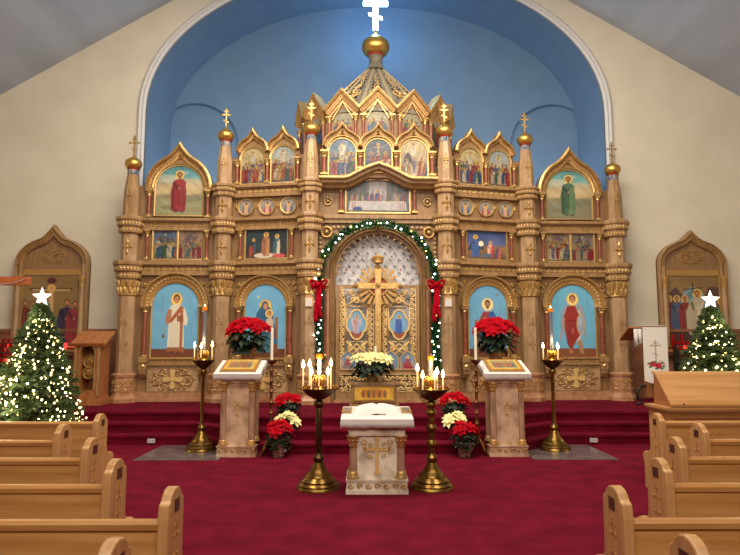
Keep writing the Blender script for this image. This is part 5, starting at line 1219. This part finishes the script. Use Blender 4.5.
        R90 = T @ Matrix.Rotation(-PI/2, 4, 'X')     # local xz plane laid onto the desk
        painting('icon_picture', R90 @ Matrix.Translation((0, 0, 0)), -.052, -hw+.10, hw-.10, lambda x: -dd+.09, lambda x: dd-.07, 46, 40, icon_fn, ic)
    return t
lectern(-.03, 6.78, .66, .52, .80, 6, 'white marble altar table with a gilded cross, at the centre of the carpet', 'marb', 'white cloth covering the central marble altar table', None, '', True)
lectern(-1.96, 8.82, .55, .48, 1.22, 17, 'tall pinkish marble lectern left of the aisle, before the steps', 'marbp', 'white fringed cloth on the left marble lectern', pic_table_icon(3, (150, 140, 96), (110, 70, 50)), 'gilt framed icon lying on the left marble lectern', False)
lectern(1.86, 8.82, .55, .48, 1.22, 17, 'tall pinkish marble lectern right of the aisle, before the steps', 'marbp', 'white fringed cloth on the right marble lectern', pic_table_icon(4, (110, 140, 130), (170, 140, 80)), 'gilt framed icon lying on the right marble lectern', False)

# ------------------------------------------------------------ poinsettias
def petal(m, c, d, up, L, w_, droop):
    s = d.cross(up).normalized()
    pts = [c, c+d*L*.35+s*w_*.8+up*L*.06, c+d*L*.6+s*w_+up*L*.02, c+d*L-up*L*droop, c+d*L*.6-s*w_+up*L*.02, c+d*L*.35-s*w_*.8+up*L*.06, c+d*L*.5-up*L*.02]
    m.add(pts, [(0, 1, 6), (1, 2, 6), (2, 3, 6), (3, 4, 6), (4, 5, 6), (5, 0, 6)])
def poinsettia(x, y, z, R, H, nfl, mt, pot, label, seed, potr=.09, poth=.14, fs=.085, leafdrop=.6, flat=.55):
    t = thing('poinsettia', label, 'plant', (x, y, z)); r = random.Random(seed)
    m = MB(); m.lathe(x, y, [(potr*.72, z), (potr*.78, z+.01), (potr*.95, z+poth*.8), (potr*1.12, z+poth), (potr*1.0, z+poth*.98), (potr*.9, z+poth*.9)], 18); m.build('foil_pot', M[pot], t, smooth=True)
    zc = z+H*.62
    m = MB()
    for i in range(12): a = i*2.4; m.tube([(x, y, z+poth*.8), (x+R*.3*math.cos(a), y+R*.3*math.sin(a), zc-.03), (x+R*.55*math.cos(a), y+R*.55*math.sin(a), zc+.05)], .006, 4)
    for i in range(150):
        a = r.uniform(0, 2*PI); e = r.uniform(-.9, .5); rr = R*r.uniform(.25, .72); c = Vector((x+rr*math.cos(a)*math.cos(e*.6), y+rr*math.sin(a)*math.cos(e*.6), zc+H*.32*e-(.02)))
        d = Vector((math.cos(a), math.sin(a), r.uniform(-leafdrop*1.6, .1))).normalized(); petal(m, c, d, Vector((0, 0, 1)).lerp(Vector((math.cos(a), math.sin(a), 0)), .5).normalized(), R*r.uniform(.32, .46), R*.12, .2)
    m.build('foliage', M['leaf'], t)
    for i in range(nfl):
        f_ = (i+.5)/nfl; rr = R*.86*math.sqrt(f_); a = i*2.399+seed; zz = zc+H*flat*.62*(1-f_)+.02+r.uniform(-.015, .015)+H*.10
        c = Vector((x+rr*math.cos(a), y+rr*math.sin(a), zz)); nrm = Vector((math.cos(a)*f_*1.1, math.sin(a)*f_*1.1-.35, 1.0)).normalized()
        m = MB(); u = nrm.orthogonal().normalized(); v = nrm.cross(u)
        for layer, (n, L, e) in enumerate(((7, fs, .05), (6, fs*.72, .45))):
            for k in range(n):
                b_ = 2*PI*(k+.5*layer)/n+r.uniform(-.15, .15); d = (u*math.cos(b_)+v*math.sin(b_)+nrm*e).normalized(); petal(m, c+nrm*.008*layer, d, nrm, L*r.uniform(.85, 1.1), L*.26, .12)
        m.ball(tuple(c+nrm*.012), .008, 6, 4); m.build('bract_cluster', M[mt], t)
    return t
# large plants on hidden wooden stands behind the lecterns
for s_, X, lb, sl in ((-1, -2.19, 'large red poinsettia in a gold foil pot behind the left lectern', 'slim wooden plant stand behind the left lectern'), (1, 2.12, 'large red poinsettia in a gold foil pot behind the right lectern', 'slim wooden plant stand behind the right lectern')):
    y = 10.55; t = thing('plant_stand', sl, 'stand', (X, y, .45))
    m = MB(); m.lathe(X, y, [(.13, 1.22), (.14, 1.23), (.14, 1.25), (.12, 1.255)], 20); m.build('top', M['wood'], t)
    m = MB(); m.lathe(X, y, [(.025, .5), (.04, .7), (.025, .85), (.035, 1.1), (.05, 1.22)], 12); m.build('post', M['wood'], t, smooth=True)
    for k in range(3):
        a = 2*PI*k/3; m = MB(); m.tube([(X, y, .62), (X+.1*math.cos(a), y+.1*math.sin(a), .55), (X+.16*math.cos(a), y+.16*math.sin(a), .465)], .016, 6); m.build('leg', M['wood'], t)
    poinsettia(X, y, 1.255, .43, .72, 24, 'poired', 'foil', lb, 11+s_, potr=.14, poth=.20, fs=.15, leafdrop=.7, flat=.42)
for s_, X in ((-1, -1.36), (1, 1.24)):
    sd = 'left' if s_ < 0 else 'right'
    poinsettia(X-s_*0.0, 8.60, 0, .21, .42, 6, 'poired', 'silver', 'red poinsettia in a silver foil pot on the floor, %s of the steps' % sd, 21+s_, potr=.11, poth=.20, fs=.125, leafdrop=.3)
    poinsettia(X*1.0-s_*.03, 9.25, .15, .20, .32, 5, 'poiwht', 'silver', 'cream poinsettia on the lowest step, between two red ones, %s side' % sd, 31+s_, potr=.09, poth=.13, fs=.125)
    poinsettia(X*1.02-s_*.02, 9.65, .45, .24, .28, 7, 'poired', 'silver', 'red poinsettia standing on the platform above the cream one, %s side' % sd, 41+s_, potr=.08, poth=.12, fs=.12)

# low icon stand in front of the doors with white poinsettias on it
t = thing('icon_stand', 'low wooden icon stand before the royal doors holding a golden icon', 'stand', (0, 10.6, .45))
m = MB(); m.box(-.40, .40, 10.55, 10.9, .45, .88); m.box(-.43, .43, 10.5, 10.92, .45, .52); m.box(-.43, .43, 10.5, 10.92, .86, .90); m.sweep([(-.35, .58), (-.35, .84), (.35, .84), (.35, .58)], [(0, 10.56), (0, 10.51), (.03, 10.52), (.03, 10.56)], closed=True); m.build('case', M['oak'], t)
ic = painting('icon', frame(0, 10.53), 0, -.34, .34, lambda x: .59, lambda x: .83, 70, 34, pic_table_icon(6, (226, 180, 60), (206, 130, 50)), None); tag(ic, 'golden reclining icon set in the low stand before the doors', 'icon')
poinsettia(-.03, 10.68, .90, .42, .50, 18, 'poiwht', 'foil', 'wide cream poinsettia plant on the low icon stand', 55, potr=.12, poth=.12, fs=.14, leafdrop=.5, flat=.30)

candle(0.03, 10.85, .902, .62, .022, 'white altar candle rising behind the cream poinsettia before the doors', None, 'waxw', 1, False)

# ------------------------------------------------------------ pews
def pew(xe, y, side, L, rail_z, label):
    """xe: aisle end x, side -1 left block / 1 right block"""
    t = thing('church_pew', label, 'pew', (xe, y, 0), None); h = .85
    prof = [(0, 0), (.0, .70), (.01, .775), (.04, .788), (.06, .815), (.095, .835), (.135, .842), (.18, .832), (.215, .81), (.23, .786), (.262, .77), (.268, .70), (.268, .58), (.27, .48), (.29, .425), (.34, .405), (.40, .40), (.445, .38), (.46, .35), (.45, .31), (.43, .27), (.43, 0)]
    def endp(x0, x1):
        m = MB(); m.prismx([(y+a, b_) for a, b_ in prof], x0, x1); o = m.build('pew_end', M['pewe'], t)
        b_ = o.modifiers.new('b', 'BEVEL'); b_.width = .010; b_.segments = 3; b_.limit_method = 'ANGLE'; b_.angle_limit = .9
        return o
    x0, x1 = (xe-.055, xe) if side < 0 else (xe, xe+.055)
    e = endp(x0, x1); xf = xe if side < 0 else xe; q = 1 if side < 0 else -1
    m = MB(); xs = sorted((xf, xf+q*.004)); m.box(xs[0], xs[1], y+.105, y+.175, .715, .78); m.build('plaque', M['plaque'], e)
    # carved three bar cross on the end
    m = MB(); xs = sorted((xf-.001*q, xf+q*.005)); m.box(xs[0], xs[1], y+.135, y+.146, .40, .68); m.box(xs[0], xs[1], y+.095, y+.185, .59, .602); m.box(xs[0], xs[1], y+.115, y+.165, .64, .65); m.box(xs[0], xs[1], y+.10, y+.18, .49, .502); m.build('carved_cross', M['pew'], e)
    xo = xe+side*L
    endp(*sorted((xo, xo+side*.055)))
    a, b_ = sorted((xe+side*.055, xo))
    m = MB(); m.prismx([(y+.02, rail_z-.05), (y+.012, rail_z-.02), (y+.025, rail_z-.003), (y+.05, rail_z), (y+.07, rail_z-.01), (y+.075, rail_z-.05)], a, b_); m.build('top_rail', M['pew'], t, smooth=True)
    m = MB(); m.prismx([(y+.035, .25), (y+.035, rail_z-.04), (y+.06, rail_z-.04), (y+.075, .25)], a, b_); m.build('backrest', M['pew'], t)
    m = MB(); m.box(a, b_, y+.05, y+.43, .345, .385); m.build('seat', M['pew'], t)
    m = MB(); m.box(a, b_, y-.02, y+.03, .60, .612) if False else m.box(a, b_, y+.10, y+.13, .08, .34); m.build('kick_board', M['pew'], t)
LP = [(-2.94, 6.38, .77), (-2.93, 5.57, .71), (-2.31, 4.78, .70), (-1.76, 3.90, .70), (-1.15, 3.14, .70), (-1.11, 2.30, .70)]
RP = [(2.94, 6.38, .77), (2.94, 5.57, .71), (2.31, 4.78, .70), (1.75, 3.90, .70), (1.15, 3.14, .70), (1.10, 2.32, .70)]
NM = ['frontmost', 'second from the front', 'third from the front', 'fourth from the front', 'fifth from the front', 'nearest to the viewer']
for sd, lst, nm in ((-1, LP, 'left'), (1, RP, 'right')):
    for i, (x, y, rz) in enumerate(lst): pew(x, y-.0, sd, 3.4 if i < 3 else 3.0, rz, 'honey oak pew, %s in the %s block' % (NM[i], nm))

# ------------------------------------------------------------ organ console
t = thing('organ_console', 'light oak organ console with a sloping lid at the right edge', 'organ', (4.2, 7.6, 0))
x0, x1 = 3.58, 5.8
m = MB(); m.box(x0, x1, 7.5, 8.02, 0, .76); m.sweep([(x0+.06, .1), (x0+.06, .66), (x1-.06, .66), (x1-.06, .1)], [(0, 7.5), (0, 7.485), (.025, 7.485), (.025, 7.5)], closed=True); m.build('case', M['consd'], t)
m = MB(); m.box(x0-.04, x1+.04, 7.45, 8.05, .76, .79); m.box(x0-.02, x1+.02, 7.47, 8.03, .735, .76); m.build('top_moulding', M['cons'], t)
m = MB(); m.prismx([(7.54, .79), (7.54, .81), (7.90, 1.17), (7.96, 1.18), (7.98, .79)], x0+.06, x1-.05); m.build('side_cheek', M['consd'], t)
m = MB(); m.prismx([(7.50, .80), (7.50, .825), (7.89, 1.205), (7.98, 1.21), (7.98, 1.19), (7.90, 1.175)], x0+.04, x1-.03); o = m.build('sloping_lid', M['cons'], t)
m = MB(); m.ball((x0+.2, 7.50, .83), .012); m.build('lid_lock', M['black'], o)

# ------------------------------------------------------------ wooden lectern by the left column
cx, cy = -5.23, 11.3
t = thing('wooden_lectern', 'oak reading lectern with an arched opening, left of the icon screen', 'lectern', (cx, cy, .45))
m = MB(); m.box(cx-.28, cx+.28, cy-.24, cy+.24, .45, .53); m.box(cx-.25, cx+.25, cy-.22, cy+.22, .53, .60); m.build('base', M['wood'], t)
F = frame(cx, cy)
m = MB(F)
op = [(-.13, .72), (-.13, 1.40)]+arc(0, 1.40, .13, 180, 0, 14)[1:-1]+[(.13, 1.40), (.13, .72)]
m.box(-.235, -.13, -.2, .2, .6, 1.58); m.box(.13, .235, -.2, .2, .6, 1.58); m.box(-.13, .13, -.2, .2, .6, .72)
arcp = arc(0, 1.40, .13, 180, 0, 14)
for a, b_ in zip(arcp[:-1], arcp[1:]): m.prism([a, b_, (b_[0], 1.58), (a[0], 1.58)], -.2, -.1)
m.box(-.13, .13, .15, .2, .6, 1.58); body = m.build('body', M['wood'], t)
m = MB(F); m.sweep(op, [(0, -.2), (0, -.215), (.02, -.215), (.02, -.2)], closed=False); m.box(-.235, -.195, -.225, -.2, .62, 1.56); m.box(.195, .235, -.225, -.2, .62, 1.56); m.build('opening_moulding', M['oak'], body)
m = MB(F)
for (zc_, r) in ((1.24, .105), (1.03, .105)): t2(m, arc(0, zc_, r, 0, 360, 20), -.12, .012, 5); t2(m, spiral(-.05, zc_, .05, 0, 1.2), -.12, .01, 4); t2(m, spiral(.05, zc_, .05, PI, -1.2), -.12, .01, 4); m.prism(arc(0, zc_, r, 0, 360, 20)[:-1], -.11, -.10)
m.build('gilded_lyre', M['goldd'], t, smooth='all')
m = MB(Matrix.Translation((cx, cy, 1.66)) @ Matrix.Rotation(math.radians(28), 4, 'X')); m.box(-.32, .32, -.26, .26, -.02, .02); m.box(-.32, .32, -.28, -.26, -.02, .045); o = m.build('desk', M['wood'], t)
m2 = MB(m.M); m2.box(-.008, .008, -.12, .12, .02, .026); m2.box(-.05, .05, .03, .045, .02, .026); m2.build('desk_cross', M['consd'], o)

# ------------------------------------------------------------ cloth covered lectern on the right
cx, cy = 5.04, 11.1
t = thing('reading_stand', 'dark wooden reading stand behind the white embroidered runner', 'lectern', (cx, cy, .45))
T = Matrix.Translation((cx-.02, cy, 1.76)) @ Matrix.Rotation(math.radians(-28), 4, 'X')
m = MB(T); m.box(-.40, .26, -.24, .24, -.03, .0); m.build('desk', M['consd'], t)
m = MB(); m.box(cx-.05, cx+.05, cy-.03, cy+.07, .6, 1.85); m.build('post', M['consd'], t)
for q in (-1, 1):
    m = MB(); m.tube([(cx+q*.03, cy, .80), (cx+q*.16, cy-.02, .78), (cx+q*.24, cy-.03, .68), (cx+q*.22, cy-.03, .56), (cx+q*.14, cy-.03, .50), (cx+q*.26, cy-.03, .47)], .025, 8); m.build('scroll_leg', M['black'], t, smooth='all')
def runner(p, W, H):
    p.C[:] = (226, 224, 222); p.soft = .006
    c = (176, 140, 140)
    p.line((0, H*.42), (0, H*.76), .022, c); p.line((-.09, H*.67), (.09, H*.67), .022, c); p.line((-.04, H*.72), (.04, H*.72), .016, c); p.line((-.05, H*.53), (.05, H*.49), .016, c)
    for (x, z, r, k) in ((-.06, .34, .055, (190, 26, 50)), (.04, .31, .06, (196, 30, 56))):
        p.ell(x, H*z, r, r*.95, k); p.ell(x-.01, H*z+.005, r*.5, r*.45, (130, 14, 40), .8); p.ell(x, H*z, r*.2, r*.2, (226, 120, 120))
    for (x, z) in ((-.13, .35), (-.11, .29), (.11, .36), (.13, .30), (-.01, .38), (.0, .26), (.10, .26)): p.ell(x, H*z, .028, .02, (40, 110, 80))
    for (x, z) in ((-.15, .33), (.145, .34), (.07, .385)): p.ell(x, H*z, .014, .014, (206, 60, 80))
rn = painting('embroidered_runner', frame(cx+.03, cy-.27), 0, -.22, .22, lambda x: .88+.02*math.sin(x*20), lambda x: 1.86, 60, 110, runner, None)
tag(rn, 'white runner embroidered with a cross and red roses, hanging from the reading stand', 'cloth')
m = MB(); m.M = T; m.box(-.17, .27, -.26, .24, .002, .010)
m.build('runner_top', M['cloth'], rn)
m = MB(); vs = []
for i in range(9):
    x = cx-.34+.018*i; vs += [(x, cy-.24+.012*math.sin(i*1.6), 1.83), (x, cy-.24+.02*math.sin(i*1.6), 1.50+.01*i)]
m.add(vs, [(2*i, 2*i+2, 2*i+3, 2*i+1) for i in range(8)]); o = m.build('white_drape', M['cloth'], smooth='all'); so = o.modifiers.new('t', 'SOLIDIFY'); so.thickness = .006
tag(o, 'short white drape hanging under the left edge of the reading stand', 'cloth')

# ------------------------------------------------------------ votive racks
def rack(cx, cy, z0, rows, cols, label, glabel, lit):
    OD = ['first', 'second', 'third', 'fourth', 'fifth', 'sixth', 'seventh']; TR = ['lowest', 'second', 'third', 'fourth', 'topmost']
    t = thing('votive_rack', label, 'candle rack', (cx, cy, .45)); W = cols*.10
    m = MB()
    for r_ in range(rows): m.box(cx-W/2, cx+W/2, cy+r_*.09-.045, cy+r_*.09+.045, z0+r_*.09-.02, z0+r_*.09)
    m.build('tier', M['black'], t)
    for q in (-1, 1):
        m = MB(); m.box(cx+q*W/2-.02, cx+q*W/2+.02, cy-.03, cy+.03, .45, z0); m.build('leg', M['black'], t)
        m = MB(); m.box(cx+q*W/2-.02, cx+q*W/2+.02, cy+rows*.09-.09, cy+rows*.09-.03, .45, z0+rows*.09-.11); m.build('leg', M['black'], t)
    m = MB(); m.lathe(0, 0, [(.024, 0), (.03, .02), (.034, .07), (.030, .07), (.024, .02)], 12); proto = m.build('votive_cup', M['redglass'], smooth=True); tag(proto, glabel, 'votive candle', 'red votive cups on the %s rack' % ('left' if cx < 0 else 'right'))
    first = True
    for r_ in range(rows):
        for c_ in range(cols):
            o = proto if first else proto.copy()
            if not first: COL.objects.link(o)
            first = False; o.location = (cx-W/2+.05+.1*c_, cy+r_*.09, z0+r_*.09+.001)
            side = 'left' if cx < 0 else 'right'; tier = TR[r_] if rows > 2 else ('front', 'back')[r_]; lt = (r_, c_) in lit
            o['label'] = '%sred votive cup, %s from the left on the %s tier of the %s rack' % ('lit ' if lt else '', OD[c_], tier, side)
            if lt: o.data = proto.data.copy(); o.data.materials[0] = M['redlit']
    return t
rack(-6.75, 11.2, 1.22, 5, 7, 'dark tiered votive rack below the crucifixion icon, behind the left tree', 'red glass votive cup on the rack behind the left tree', [(3, 4), (0, 3)])
rack(6.02, 11.5, 1.45, 2, 4, 'dark votive rack below the right wall icon, behind the right tree', 'red glass votive cup on the rack behind the right tree', [(0, 1)])
for (x, y, z, lb) in ((-7.42+.0, 12.28, 1.45, 'lit red hanging vigil glass at the left end of the crucifixion ledge'), (-6.23, 12.28, 1.45, 'lit red vigil glass at the right end of the crucifixion ledge'), (6.14, 12.28, 1.45, 'tall unlit red glass at the left of the right shrine ledge'), (6.32, 12.28, 1.45, 'second tall unlit red glass on the right shrine ledge')):
    m = MB(); hh = .12 if x < 0 else .30; m.lathe(x, y, [(.02, z), (.03, z+.02), (.036, z+hh*.7), (.034, z+hh), (.028, z+hh), (.02, z+.03)], 12); tag(m.build('vigil_glass', M['redlit'] if x < 0 else M['redglass'], smooth=True), lb, 'vigil light')

# ------------------------------------------------------------ processional cross at the left edge
t = thing('wooden_cross', 'large orange brown wooden cross, its arm reaching in from the left edge', 'cross', (-6.62, 10.2, .45))
m = MB(); m.box(-6.70, -6.54, 10.14, 10.26, .45, 3.5, .01); m.build('upright', M['beam'], t)
m = MB(); m.box(-7.45, -5.83, 10.10, 10.20, 2.55, 2.69, .008); arm = m.build('cross_arm', M['beam'], t)
m = MB(); m.tube([(-6.5, 10.09, 2.56), (-6.3, 10.08, 2.555), (-6.1, 10.085, 2.575), (-5.95, 10.09, 2.62), (-5.86, 10.09, 2.66)], .006, 5); m.build('cord', M['outlet'], arm)
m = MB(); m.box(-6.85, -6.39, 9.98, 10.42, .45, .52); m.build('foot', M['beam'], t)

# ------------------------------------------------------------ outlets on the lowest riser
for x, y, lb in ((-3.48, 9.575, 'white outlet plate on the lowest riser, left side'), (3.42, 9.575, 'white outlet plate on the lowest riser, right side')):
    m = MB(); m.box(x-.06, x+.06, y-.008, y+.0, .035, .10); o = m.build('outlet_plate', M['outlet']); tag(o, lb, 'outlet')
    m = MB()
    for q in (-.03, .03): m.box(x+q-.004, x+q+.004, y-.011, y-.008, .055, .08)
    m.build('socket_slots', M['dark'], o)

# the screen stands very slightly askew to the aisle
ICO.rotation_euler = (0, 0, math.radians(1.9)); ICO.location.x = .08
for o in list(bpy.data.objects):
    if o.parent is None and o.name.split('.')[0] in ('christmas_garland', 'ribbon_bow', 'curtain'): o.location.x += .07
for o in ICO.children:
    if o.name.split('.')[0] in ('lantern_neck', 'lantern_ring', 'main_cupola', 'illuminated_cross'): o.location.z += .05
